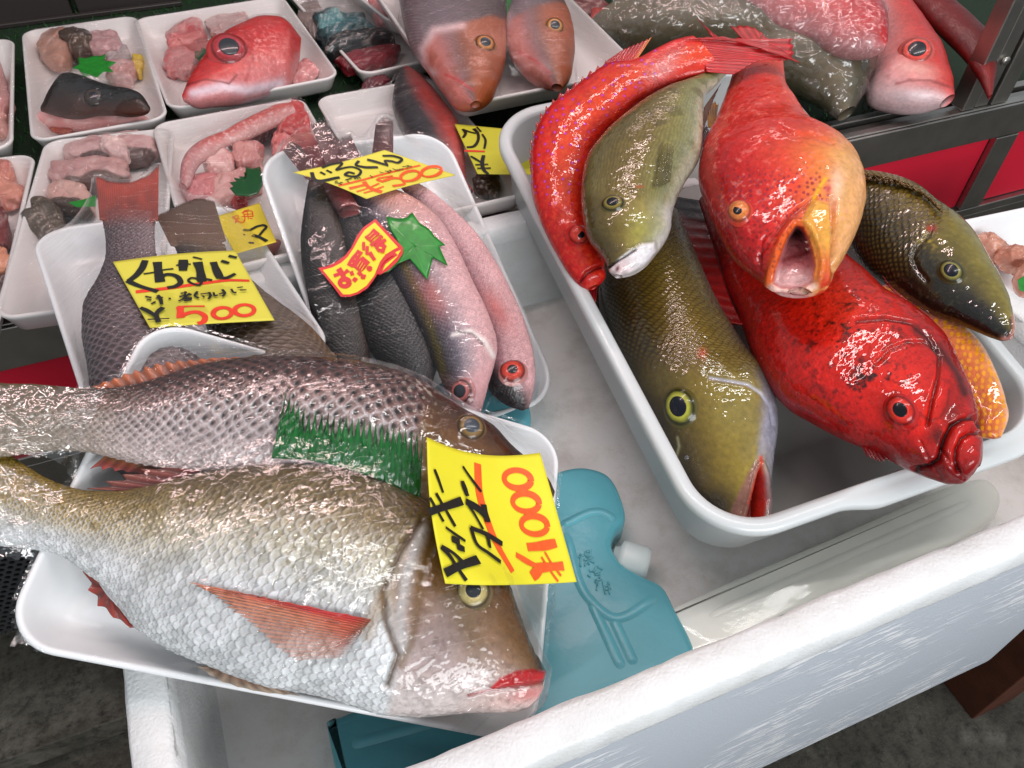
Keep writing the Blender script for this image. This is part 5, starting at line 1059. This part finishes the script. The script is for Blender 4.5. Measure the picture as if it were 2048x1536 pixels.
# sticker
St=card('bargain_sticker','wavy red and yellow bargain sticker on the film over the pink fish tray',[(600,400),(840,400),(840,620),(600,620)],TG.c,TG.n,.0012,fr=TG,bend=None,cat='sticker')
bpy.data.objects.remove(St.t.children[0])
M_sy=mat('sticker_yellow',srgb(244,214,20),rough=.3,coat=.5);M_sr=mat('sticker_red',srgb(212,26,26),rough=.3,coat=.5)
patch(St,'red_edge',zs((55,990),(200,962),(350,895),(520,770),(620,640),(720,430),(830,290),(1035,150),(1200,330),(1380,510),(1500,640),(1500,740),(1400,890),(1250,1030),(1100,1110),(1065,1090),(1010,1180),(900,1330),(750,1430),(600,1480),(440,1480),(300,1290),(150,1110)),M_sr,.0002,St.t)
patch(St,'yellow_field',zs((135,1025),(300,980),(450,900),(560,800),(660,650),(760,470),(850,340),(1020,210),(1200,400),(1415,635),(1330,680),(1200,760),(1110,880),(1060,1000),(1010,1120),(880,1290),(720,1400),(600,1440),(480,1440),(330,1260)),M_sy,.0005,St.t)
patch(St,'curl_field',zs((1465,680),(1400,800),(1270,930),(1150,1040),(1200,930),(1310,845),(1415,772),(1370,722)),M_sy,.0005,St.t)
write(St,'lettering',[([(320,1125),(450,1080)],60),([(400,1000),(470,1100),(500,1180)],88),(ring(505,1242,78,62),84),([(480,1100),(570,1025)],62),([(650,1170),(712,1208)],76),
  ([(590,960),(775,700)],118),([(700,1010),(880,840)],190),([(740,1060),(790,1110)],70),([(600,1090),(660,1070)],80),(ring(930,1000,26,24,0,10),50),([(815,1175),(832,1100)],78),
  ([(830,545),(830,685)],50),([(895,615),(885,765)],50),([(930,720),(1020,855)],62),([(900,510),(1060,360)],140),([(950,610),(1150,440)],56),([(1030,640),(1150,520)],90),([(1060,690),(1200,590)],100),([(1120,560),(1210,505)],60),([(1180,600),(1150,730)],70)],zs,8.535,M_sr,.0008)
write(St,'lettering_gap',[([(630,915),(632,905)],16),([(680,842),(684,834)],16),([(725,770),(732,760)],16),([(720,968),(782,870)],9),([(755,1000),(818,900)],9),([(790,1030),(850,940)],9),([(918,462),(998,388)],8),([(955,505),(1032,430)],8),([(1095,640),(1140,655)],26),([(502,1245),(508,1235)],30)],zs,8.535,M_sy,.0016)
write(St,'curl_line',[([(1095,1090),(1100,980),(1180,860),(1330,760)],36)],zs,8.535,M_sr,.0009)
# leaf garnish and green divider
lf=thing('plastic_leaf','large jagged green plastic leaf on the plump pink fish','leaf',SG[2].hit([(850,490)],.002)[0][0],'plastic garnish leaves')
def leafpatch(S,parent,poly,lift,m,name='blade'):
    """filled sheet following a surface: triangle fan grid between outline and centre"""
    p=resample(list(poly)+[poly[0]],160,False)[:-1];c=np.array(poly).mean(0);K=7;V=[]
    for k in range(K+1):
        q=p+(c-p)*(k/K*.999);V.append(S.hit(q,lift)[0] if not callable(S) else S(q,None))
    V=np.array(V)
    for _ in range(6):V[1:-1]=(V[1:-1]*2+V[2:]+V[:-2]+np.roll(V[1:-1],1,1)+np.roll(V[1:-1],-1,1))/6
    V[-1]=V[-1].mean(0)
    o=mesh(name,V.reshape(-1,3),gridF(K+1,160,True),m,parent)
    so=o.modifiers.new('thickness','SOLIDIFY');so.thickness=.0005;return o
leafpatch(lambda q,_:on_plane_var(q,TG,filmh(TG,q)+.0016),lf,z5((640,480),(700,492),(740,487),(765,460),(800,512),(850,542),(870,572),(925,618),(892,618),(935,715),(875,668),(862,680),(838,780),(790,722),(755,680),(700,702),(655,742),(610,752),(680,640),(700,600),(662,540)),.0022,M_green)
dv=thing('grass_divider','green plastic grass divider standing between the two big fish in the front tray','divider',SB.hit([(700,930)],.002)[0][0])
fin('comb',dv,[(543,916),(640,925),(720,946),(790,974),(840,1004)],[(572,786),(600,812),(660,826),(730,838),(790,852),(846,868)],hitF(SB,.006,.0055),lambda T,fr,x,rn,p:(srgb(16,112,46)+0*T[...,None])*((.72+.36*fr)*(.85+.3*rn))[...,None],24,jag=.4,rows=18,amp=.0001,th=.0005,cpr=10,smooth=True,m=mat('divider_green',attr=True,rough=.3,coat=.4))
# ================================================================== DISPLAY CASE CONTENTS
ZR=-.0045
def dtray(q,label,z=ZR,k=1.,r=.018):
    fr=tray(q,[z]*4 if not isinstance(z,(list,tuple)) else z,label,'wrapped trays on the display shelf',M_tray_lamp_tint,r,k,name='foam_tray');fr.stuff=[];fr.r=r;return fr
z1=Z(0,0,2.926);z2=Z(0,0,5.12);z4=Z(0,260,3.656);zp=Z(320,180,5.39);zt=Z(600,0,4.096);z3=Z(1348,0,2.926)
def chunk(label,fr,cx,cy,rx,ry,ang,th,ca,cb,seed,lift=0.,box=.6,skin=None,name='fish_piece',cat='fish piece',n=40,tilt=0,group=None):
    """cut piece of fish: a boxy uneven lump with muscle bands, resting on the tray floor"""
    P0=fr.px([(cx,cy)],fr.floor+th*.5)[0];a=math.radians(ang)
    pu=fr.px([(cx+rx*math.cos(a),cy+rx*math.sin(a))],fr.floor+th*.5)[0]-P0;pv=fr.px([(cx-ry*math.sin(a),cy+ry*math.cos(a))],fr.floor+th*.5)[0]-P0
    u=np.linspace(0,math.pi,n)[:,None];v=np.linspace(0,2*math.pi,2*n,endpoint=False)[None]
    pw=lambda x,e:np.sign(x)*np.abs(x)**e
    x=pw(np.sin(u),box)*pw(np.cos(v),box);y=pw(np.sin(u),box)*pw(np.sin(v),box);z=pw(np.cos(u),box)+0*v
    g=np.random.default_rng(seed);x=x*(1+.25*g.uniform(-1,1)*y);y=y*(1+.3*g.uniform(-1,1)*x);z=z*(1+.35*g.uniform(-1,1)*x+.2*g.uniform(-1,1)*y)
    P=P0+fr.n*(lift+th*.5*0)+x[...,None]*pu+y[...,None]*pv+(z*th*.55)[...,None]*fr.n
    N=unit(P-P0);sc=1/np.linalg.norm(pv);d=(fbm(P,sc*2.2,3,seed)-.5)*.5/sc+(fbm(P,sc*9,2,seed+3)-.5)*.10/sc;P=P+N*d[...,None]
    w=fbm(P,sc*1.5,3,seed+9);band=.5+.5*np.sin((x*6+y*3+5*w)*3.0)
    C=mix(np.broadcast_to(srgb(*ca),P.shape),np.broadcast_to(srgb(*cb),P.shape),sst(.3,.7,w)*.8+.15*band)
    C=lay(C,(236,214,206),sst(.8,1,band)*.35*sst(.4,.6,w))
    if skin is not None:C=lay(C,skin,sst(.45,.62,y+.6*(w-.5)))
    if hasattr(fr,'stuff'):fr.stuff.append(P.reshape(-1,3))
    return mesh(name,P.reshape(-1,3),gridF(n,2*n,True),M_meat,col=C,label=label,cat=cat,group=group)
# ---- red eyed head
T1=dtray([(278,34),(580,-8),(664,152),(322,226)],'display tray holding a big eyed red fish head')
def head(label,zf,prs,z0,z1h,cols,eyes,paint=None,m=None,k=.35,ratio=[(0,.8),(.3,.6),(1,.55)],name='fish',cat='fish head',ns=200,nt=110,NR=30,grp=None,sc=0.):
    t=thing(name,label,cat,at(np.array(zf(prs[len(prs)//2][0])[0]),z0),grp)
    def color(X):
        C=base2(X,cols);C=C*(1+.15*(X.rand-.5))[...,None]
        if sc:C=lay(C,(34,26,26),np.exp(-X.dot**2)*sc);
        return paint(X,C) if paint else C
    S=body('body',t,pp(zf,*prs),z0,z1h,k,ratio,color,lambda X:.0003*X.q+.0012*(X.n1-.5),ns=ns,nt=nt,NR=NR,m=m or M_skin_dry)
    for e in eyes:eye(S,t,*zf((e[0],e[1]))[0],e[2],**e[3])
    S.t=t;return S
def pr(X,C):
    x=X.px*2.926;y=X.py*2.926
    C=lay(C,(226,170,164),sst(.55,.7,X.n2)*np.exp(-ell(x,y,1560,300,110,170,-15)**2)*.8);C=lay(C,(232,214,222),np.exp(-(dseg(x,y,[(1130,545),(1300,505),(1450,530),(1640,490)])/32)**2)*.9)
    C=lay(C,(120,20,26),np.exp(-(dseg(x,y,[(1085,500),(1200,465),(1300,480),(1340,490),(1385,440)])/7)**2)*.7);C=lay(C,(170,40,40),np.exp(-(dseg(x,y,[(1440,190),(1480,330),(1440,470)])/12)**2)*.4);C=lay(C,(214,120,116),np.exp(-(dseg(x,y,[(1690,180),(1680,300),(1700,460)])/14)**2)*.6)
    return C
H1=head('bright red fish head with a huge eye in its display tray',z1,[((1066,562),(1080,592)),((1092,505),(1135,612)),((1172,380),(1250,604)),((1272,258),(1390,588)),((1402,180),(1525,556)),((1545,134),(1625,520)),((1680,158),(1704,475)),((1762,235),(1752,345))],.003,.006,[(-1,(216,150,150)),(-.5,(206,84,80)),(0,(204,54,54)),(.6,(200,48,46)),(1,(190,50,48))],[(1340,292,33,dict(iris=(150,44,52),pup=.62,ring=(170,60,60),skin=(196,60,60),bulge=.35,view=.3,cloud=.12))],pr)
FP='pink fish pieces round the red head'
chunk('frilled red gill piece at the far left of the red head tray',T1,372,75,40,24,-25,.02,(196,80,84),(214,150,146),1,skin=(206,120,116))
chunk('small pink scaled piece at the left of the red head',T1,362,128,34,22,10,.018,(214,150,148),(200,96,96),2)
chunk('pale pink fish piece behind the red head near the far edge of its tray',T1,455,52,40,18,-12,.014,(206,180,176),(196,150,146),3)
chunk('frilly pink piece at the right of the red head',T1,606,148,26,16,-30,.016,(224,170,166),(206,120,120),4)
# ---- dark head
T2=dtray([(55,62),(285,28),(324,238),(46,286)],'display tray holding a dark brown fish head and a green leaf')
def pd(X,C):
    x=X.px*5.12;y=X.py*5.12
    C=lay(C,(16,14,14),np.exp(-ell(x,y,950,940,260,110,10)**2)*.8);C=lay(C,(60,40,28),np.exp(-ell(x,y,650,1050,160,120,0)**2)*.6);return C
H2=head('dark brown fish head lying on pink flesh under cling film',z2,[((1535,1100),(1530,1130)),((1480,1010),(1490,1148)),((1360,940),(1330,1176)),((1180,905),(1140,1165)),((1000,850),(960,1165)),((850,800),(800,1192)),((700,785),(640,1186)),((560,920),(520,1165)),((430,1090),(425,1140))],.010,.002,[(-1,(96,60,48)),(-.4,(58,40,30)),(.2,(30,24,20)),(1,(20,18,16))],[(965,990,15,dict(iris=(50,44,42),pup=.6,ring=(86,72,66),skin=(30,24,22),bulge=.25,cloud=.05))],pd)
chunk('pink underside flesh below the dark fish head',T2,188,237,108,16,2,.02,(206,130,126),(226,170,166),5)
chunk('orange red juice stained flesh scrap at the near edge of the dark head tray',T2,124,258,24,7,8,.006,(186,80,60),(200,110,90),6)
chunk('brownish pink fish piece at the left of the dark head tray',T2,112,98,34,34,20,.02,(176,130,112),(196,150,136),7)
chunk('dark brown skinned piece behind the green leaf',T2,158,90,26,24,20,.026,(64,48,38),(84,66,52),8)
chunk('pale pink fillet piece at the far right of the dark head tray',T2,212,90,36,20,10,.02,(198,160,160),(180,130,130),9)
chunk('greyish translucent fish scrap right of the green leaf',T2,242,118,24,20,30,.016,(150,140,140),(190,170,168),10)
chunk('whitish pink fish cube right of the green leaf',T2,243,150,28,17,-5,.02,(206,170,166),(180,120,116),11)
chunk('small yellow lemon like scrap in the dark head tray',T2,276,134,11,16,10,.016,(206,180,50),(190,150,40),12)
def dleaf(label,fr,poly,h,m=M_green):
    t=thing('plastic_leaf',label,'leaf',fr.px([poly[0]],h)[0],'plastic garnish leaves');g=lambda q,_:fr.px(q,h)
    leafpatch(g,t,poly,0,m);return t
dleaf('star shaped green plastic leaf on the dark fish head',T2,z2((800,590),(880,600),(960,575),(1040,575),(1080,555),(1070,620),(1190,640),(1110,690),(1165,740),(1060,735),(990,800),(920,770),(860,790),(800,710),(740,700),(810,660)),.012)
dleaf('dark green toothed leaf beside the red head snout',T1,z1((1140,300),(1175,300),(1180,280),(1210,290),(1240,210),(1270,240),(1300,215),(1250,290),(1200,340),(1165,385),(1160,350),(1140,340)),.003,M_dgreen)
# ---- left edge trays
T3=dtray([(-190,102),(38,76),(14,292),(-230,338)],'display tray cut by the left picture edge in the far row')
chunk('pink fish slice in the far row tray at the left picture edge',T3,-12,185,28,50,0,.022,(206,160,156),(180,110,106),13)
chunk('second rosy slice nearer in the same far left tray',T3,-10,245,26,22,10,.02,(214,170,160),(196,130,120),14)
T6=dtray([(-250,345),(52,312),(22,650),(-300,712)],'display tray cut by the left picture edge in the near row',z=[-.002,-.002,.009,.009])
chunk('salmon coloured slab in the near row tray at the left picture edge',T6,8,372,34,40,-20,.022,(206,140,120),(190,100,90),15)
chunk('dark red fish scrap in the near left tray',T6,-5,460,24,40,5,.02,(120,40,40),(84,30,30),16)
chunk('small orange peach piece at the near left tray',T6,2,528,24,24,0,.018,(214,150,110),(200,120,90),17)
chunk('dark purple scrap at the near end of the left tray',T6,0,585,22,26,0,.014,(60,36,40),(90,56,56),18)
# ---- white meat tray
T4=dtray([(57,287),(326,256),(356,590),(26,632)],'display tray of pale grey pink fish slices behind the upright tails',z=[-.002,-.002,.009,.009],k=1.1)
chunk('long pale fish slice with dark skin edge at the far end of its tray',T4,224,306,92,22,-7,.022,(208,172,168),(190,140,138),19,skin=(92,70,66))
chunk('wide pinkish fish slice in the middle of the slices tray',T4,185,352,76,26,-10,.022,(200,158,152),(180,130,128),20,skin=(110,86,80))
chunk('rounded pale piece beside the upright red tail',T4,140,402,44,24,8,.022,(214,172,160),(196,146,138),21,skin=(84,66,58))
chunk('olive brown skinned tail piece at the left of the slices tray',T4,96,448,38,34,30,.022,(74,62,50),(96,80,66),22)
chunk('small whitish scrap on top of the long pale slice',T4,238,318,28,14,12,.02,(222,190,184),(200,160,156),23,lift=.008)
dleaf('narrow green leaf poking out behind the upright tail',T4,z4((500,532),(600,515),(700,480),(700,560),(560,566)),.006)
# ---- pink cuts tray
T5=dtray([(330,246),(652,186),(704,478),(352,560)],'display tray of pink fish cuts with a green comb leaf',z=[-.002,-.002,.009,.009],k=1.1)
PC='pink fish cuts in the tray behind the yellow labels'
V=head('long curved red skinned fillet strip at the far edge of the pink cuts tray',zp,[((1400,150),(1460,260)),((1250,180),(1330,340)),((1050,270),(1120,440)),((850,370),(900,540)),((650,470),(720,600)),((480,540),(560,700)),((330,640),(430,800)),((240,780),(360,930)),((220,920),(330,1020)),((230,1010),(290,1060))],.004,.004,[(-1,(222,180,176)),(-.3,(206,140,136)),(.2,(206,104,96)),(1,(196,110,104))],[],lambda X,C:lay(lay(C,(222,200,198),sst(.55,.7,X.n2)*.6),(190,150,150),sst(.55,.85,X.s)*.6),M_meat,name='fish_piece',cat='fish piece',ratio=[(0,.6),(1,.6)])
chunk('pink scored cube of fish in the middle of the pink cuts tray',T5,443,333,32,20,-5,.026,(226,186,180),(214,150,146),25,box=.6)
chunk('round translucent pink lump right of the scored cube',T5,497,314,26,26,0,.024,(212,150,142),(196,120,116),26)
chunk('bright red skinned corner piece at the right of the pink cuts tray',T5,594,252,28,34,25,.026,(206,70,66),(190,60,60),27)
chunk('small rosy wedge below the red skinned corner piece',T5,566,290,24,16,-30,.02,(214,110,106),(226,150,146),28)
chunk('dark maroon bloodline piece under the curved strip',T5,508,272,50,12,-22,.016,(130,54,56),(110,44,46),29)
chunk('large smooth pink slab at the near left of the pink cuts tray',T5,405,385,36,28,-15,.02,(206,130,130),(190,110,112),30)
chunk('pale pink slab under the green comb leaf',T5,470,375,50,22,-20,.02,(216,168,160),(206,140,136),31)
chunk('frilled whitish scrap above the yellow display card',T5,445,405,38,10,-25,.016,(230,200,194),(214,160,156),32)
chunk('bright red scrap beside the yellow display card',T5,478,404,16,10,-25,.014,(190,24,26),(160,20,24),33)
chunk('rosy strip along the near edge of the pink cuts tray',T5,520,500,40,7,-14,.012,(206,130,130),(180,90,94),34)
dleaf('dark green toothed leaf in the pink cuts tray',T5,zp((750,1000),(830,990),(790,950),(870,960),(850,935),(960,940),(900,890),(960,895),(920,830),(1000,850),(1080,830),(1120,1000),(1060,1120),(960,1150),(820,1140),(750,1060),(800,1050)),.006,M_dgreen)
Mc=card('price_card','small yellow card with red writing half hidden behind the upright tail tray',[(430,434),(519,406),(553,484),(470,508)],T5.c,T5.n,.010,col=(222,198,56))
write(Mc,'name_lettering',[([(600,885),(700,900),(1000,790),(1130,775),(1180,805),(1100,920),(1010,1030)],72),([(830,1025),(1000,1075),(1200,1180)],92),([(600,1000),(645,1018)],25),([(735,1210),(870,1228)],48)],zm,12.8,M_ink,.0008)
write(Mc,'red_lettering',[([(630,405),(745,372)],20),([(560,465),(645,390)],20),([(610,432),(820,418),(845,545)],22),([(555,548),(845,545)],22),([(605,440),(645,630)],20),([(700,430),(730,620)],18),([(600,495),(830,480)],18),([(760,590),(830,605)],20),([(620,640),(650,620)],24),([(300,572),(465,522),(395,710)],24),([(330,600),(505,598)],22),([(430,650),(590,700),(640,640)],24),([(370,540),(430,700)],20)],zm,12.8,M_redink)
# ---- fish tray behind the price card with the one visible katakana
T10=dtray([(650,196),(905,146),(1022,398),(748,452)],'display tray with a dark backed red fish behind the banana fish tails',z=[-.002,-.002,.009,.009])
H10=head('dark backed red fish lying head down between two price cards',zt,[((1420,1560),(1400,1580)),((1370,1500),(1290,1560)),((1360,1400),(1200,1500)),((1350,1300),(1120,1420)),((1330,1150),(1020,1300)),((1290,1000),(900,1150)),((1180,850),(800,1000)),((1060,700),(760,850)),((960,600),(780,700)),((900,560),(800,620))],-.002,.004,[(-1,(40,30,36)),(-.2,(60,42,46)),(.1,(150,70,66)),(.5,(196,90,84)),(1,(200,104,96))],[(1205,1320,17,dict(iris=(120,60,56),pup=.6,ring=(206,120,110),skin=(196,100,92),cloud=.1))],name='fish',cat='fish',grp='whole fish in the display case')
chunk('dark liver coloured scrap under the katakana price card',T10,975,365,26,24,20,.014,(40,24,24),(60,34,34),41)
chunk('maroon gill scrap at the far edge of the tray behind the pink fish tails',T10,752,172,30,12,-15,.014,(110,36,46),(80,30,40),42)
Uc=card('price_card','yellow card with one big katakana and a yen sign beside the container',[(909,248),(1050,262),(1064,350),(955,348)],T10.c,T10.n,.012,col=(204,198,54))
write(Uc,'name_lettering',[([(420,330),(485,420),(430,535)],66),([(430,342),(600,400),(730,432)],50),([(680,320),(775,430),(780,600),(690,730),(515,762)],72),([(750,280),(850,390)],44),([(880,450),(955,580),(930,790)],52),([(610,970),(870,1125)],56),([(912,950),(880,1120),(900,1260),(1015,1400)],84),([(715,1172),(1020,1160)],42),([(760,1255),(1085,1250)],46)],zu,11.815,M_ink,.0008)
write(Uc,'red_line',[([(460,845),(940,860)],74)],zu,11.815,M_redink)
# ---- dark meat trays
T7=dtray([(565,-60),(800,-95),(858,112),(690,158)],'display tray of dark skinned fish and red flesh behind the red head tray')
chunk('black and teal skinned fish piece in the dark tray',T7,690,62,56,34,-12,.026,(24,34,36),(60,110,116),43)
chunk('dark red flesh block at the near side of the dark tray',T7,740,118,62,16,-12,.018,(130,26,38),(96,20,30),44)
chunk('greyish pink fish scrap at the left of the dark tray',T7,628,40,24,40,-25,.02,(150,130,124),(110,96,92),45)
chunk('black glossy fish strip across the dark tray',T7,720,90,66,12,-12,.03,(18,18,20),(34,36,38),46)
chunk('pale green teal edged scrap beside the black fish strip',T7,665,60,28,12,-20,.034,(70,120,124),(110,150,150),47)
T8=dtray([(680,-70),(880,-110),(925,5),(738,52)],'small display tray of pink flesh at the top edge',z=.012)
chunk('pink flesh piece in the small tray at the top edge',T8,775,12,36,26,-10,.022,(196,120,120),(214,150,150),48)
# ---- raised tray of two brown headed fish
T9=dtray([(742,-62),(1112,-100),(1206,140),(888,226)],'tilted display tray of two orange headed fish above the others',z=[.05,.05,.03,.03],k=1.1,r=.022)
def ps(gx,gy,hp):
    def f(X,C):
        x=(X.px-600)*4.096;y=X.py*4.096
        hd=sst(25,-25,sd(x,y,hp)+40*(X.n1-.5));C=lay(C,(176,96,50),hd*sst(-.5,.3,X.v)*.9);C=lay(C,(206,128,118),hd*sst(-.1,-.8,X.v)*.9);C=lay(C,(140,80,50),sst(.55,.7,X.n1)*hd*.4)
        C=lay(C,(222,190,190),np.exp(-(dseg(x,y,gx)/36)**2)*.8);C=lay(C,(196,84,84),np.exp(-(dseg(x,y,gy)/12)**2)*.8);return C
    return f
sn=[(-1,(150,130,134)),(-.2,(140,122,126)),(.4,(120,100,102)),(1,(96,76,76))]
H9=head('spotted orange headed fish at the left of the tilted tray',zt,[((1480,850),(1400,862)),((1560,790),(1290,845)),((1620,680),(1180,740)),((1670,550),(1080,600)),((1690,420),(980,480)),((1690,300),(900,360)),((1690,180),(860,240)),((1690,60),(830,100)),((1690,-100),(800,-80)),((1680,-260),(790,-240))],.036,.06,sn,[(1515,362,19,dict(iris=(170,110,60),pup=.6,ring=(120,70,40),skin=(160,100,60),cloud=.15))],ps([(1330,210),(1100,250),(1000,400),(1010,560),(1090,600)],[(1190,610),(1300,660),(1420,740)],[(1720,170),(1560,130),(1400,170),(1250,215),(1100,270),(1010,400),(1000,520),(1060,620),(1150,800),(1400,900),(1600,820),(1750,500)]),name='fish',cat='fish',NR=24,sc=.7,grp='whole fish in the display case')
H9b=head('rosier orange headed fish at the right of the tilted tray',Z(600,0,4.096),[((2150,720),(2060,715)),((2210,640),(1950,670)),((2240,500),(1830,590)),((2250,350),(1720,450)),((2230,200),(1690,300)),((2190,80),(1690,160)),((2130,-30),(1720,60)),((2080,-140),(1760,-60))],.036,.06,sn,[(2085,218,17,dict(iris=(170,120,70),pup=.6,ring=(130,80,40),skin=(170,110,70),cloud=.15))],ps([(1700,120),(1700,200)],[(1800,430),(1930,500),(2050,600)],[(2300,40),(2100,20),(1900,60),(1760,130),(1660,230),(1690,460),(1900,700),(2150,780),(2300,500)]),name='fish',cat='fish',NR=20,sc=.4,grp='whole fish in the display case')
dleaf('green leaf scrap between the two orange headed fish',T9,[(1000,0),(1020,-15),(1040,-5),(1060,10),(1035,30),(1010,38),(996,20)],.012)
# ---- bagged fish right
def pdk(X,C):return lay(C,(230,190,190),sst(.56,.7,X.n2)*.5)
D2=head('big eyed pinkish red fish head facing down beside the steel post',z3,[((1640,570),(1560,612)),((1632,500),(1420,628)),((1610,420),(1240,612)),((1575,310),(1120,560)),((1530,230),(1130,430)),((1480,150),(1160,330)),((1420,60),(1170,200)),((1350,-40),(1150,60)),((1270,-150),(1080,-60))],.012,.05,[(-1,(220,190,190)),(-.5,(214,150,148)),(0,(210,110,104)),(.5,(204,76,70)),(1,(190,60,58))],[(1418,300,27,dict(iris=(206,70,60),pup=.66,ring=(206,100,90),skin=(206,90,84),bulge=.35,view=.3,pc=(30,28,34),cloud=.05))],
  lambda X,C:lay(lay(lay(C,(150,70,70),np.exp(-(dseg(X.px*2.926-1348*2.926,X.py*2.926,[(1640,520),(1500,470),(1380,470),(1300,490)])/9)**2)*.7),(236,220,222),np.exp(-ell(X.px*2.926-1348*2.926,X.py*2.926,1440,560,160,40,5)**2)*.7),(226,190,180),np.exp(-ell(X.px*2.926-1348*2.926,X.py*2.926,1420,400,120,40,10)**2)*.6),k=.4,name='fish',cat='fish',grp='whole fish in the display case')
D1=head('red fish in a crinkled clear bag at the top edge',z3,[((1250,240),(1230,290)),((1248,150),(1150,315)),((1230,60),(950,310)),((1180,-20),(780,230)),((1080,-100),(560,160)),((900,-180),(380,60)),((700,-250),(230,-40))],.06,.075,[(-1,(206,150,150)),(-.3,(196,70,72)),(.4,(190,48,54)),(1,(170,30,40))],[],pdk,k=.4,name='fish',cat='fish',grp='whole fish in the display case')
D3=head('dull olive fish in a clear plastic bag behind the container',z3,[((1060,640),(960,690)),((1170,420),(800,560)),((1180,320),(560,440)),((1000,240),(300,330)),((700,150),(-100,330)),((400,60),(-400,300)),((0,-20),(-560,260))],.0,.02,[(-1,(110,102,84)),(-.3,(124,112,90)),(.3,(100,94,76)),(1,(70,68,58))],[],lambda X,C:lay(C,(110,96,76),sst(.5,.7,X.n1)*.5),k=.35,name='fish',cat='fish',NR=30,grp='whole fish in the display case')
D4=head('dark red fish behind the glass next to the post',z3,[((1860,560),(1840,580)),((1885,400),(1770,440)),((1880,260),(1690,330)),((1780,140),(1560,200)),((1650,20),(1420,60)),((1520,-120),(1280,-80))],.02,.05,[(-1,(120,30,28)),(0,(140,34,30)),(1,(110,24,22))],[],k=.4,name='fish',cat='fish',grp='whole fish in the display case')
chunk('reddish gill scrap lying behind the curled grouper',T10,1130,50,80,26,-8,.02,(96,50,50),(140,84,80),51,lift=.02)
chunk('salmon red flesh piece behind the curled grouper tail',T10,1215,78,36,18,8,.02,(176,70,62),(150,60,54),52,lift=.02)
# ---- octopus tray at right edge
T11=tray([(1905,452),(2260,380),(2420,640),(1990,760)],[-.03,-.03,-.06,-.06],'white tray of boiled octopus at the right picture edge','wrapped white foam trays',M_tray,.03,1.2)
for i,(x,y,rx,ry,a,l) in enumerate([(1985,500,44,16,30,'plump pinkish brown octopus arm in the tray at the right edge'),(2030,530,50,20,10,'second octopus piece lying flatter at the right edge'),(2035,580,26,34,0,'orange brown curved octopus arm at the right picture edge')]):
    chunk(l,T11,x,y,rx,ry,a,.026,(176,112,90),(206,150,126),60+i,lift=.008*i,box=.95,name='octopus_piece',cat='octopus')
dleaf('small green leaf scrap at the right picture edge below the octopus',T11,[(2035,560),(2048,552),(2060,570),(2050,585),(2038,580)],.02)

for T,H in((T1,[H1]),(T2,[H2]),(T5,[V]),(T9,[H9,H9b]),(T10,[H10])):
    for h in H:T.stuff.append(h.V)
for T,l in((T1,'clear film over the tray with the big eyed red head'),(T2,'shiny film over the tray with the dark head'),(T4,'film over the tray of pale slices'),(T5,'film over the tray of pink cuts'),(T3,'film over the far row tray at the left picture edge'),(T6,'film over the near row tray at the left picture edge'),(T7,'film over the tray of dark skinned fish'),(T9,'film over the tilted tray of orange headed fish'),(T10,'film over the dark backed red fish behind the card')):
    drape(T,T.r,np.vstack(T.stuff),l,m=M_film_d,it=450)
def bag(S,label,grow,amp,seed):
    ns=len(S.mid);V=S.V[:-2].reshape(ns,-1,3);P=S.mid[:,None]+(V-S.mid[:,None])*grow
    w=np.abs(fbm(P,70,3,seed)-.5)*2;N=unit(V-S.mid[:,None]);P=P+N*(amp*(w-.3))[...,None]
    mesh('plastic_bag',P.reshape(-1,3),gridF(*P.shape[:2],True,flip=False),M_bag,label=label,cat='plastic bag',group='clear bags round whole fish')
bag(D1,'crinkled clear bag round the red fish at the top edge',1.10,.010,5);bag(D3,'clear plastic bag round the dull olive fish behind the container',1.08,.012,9)
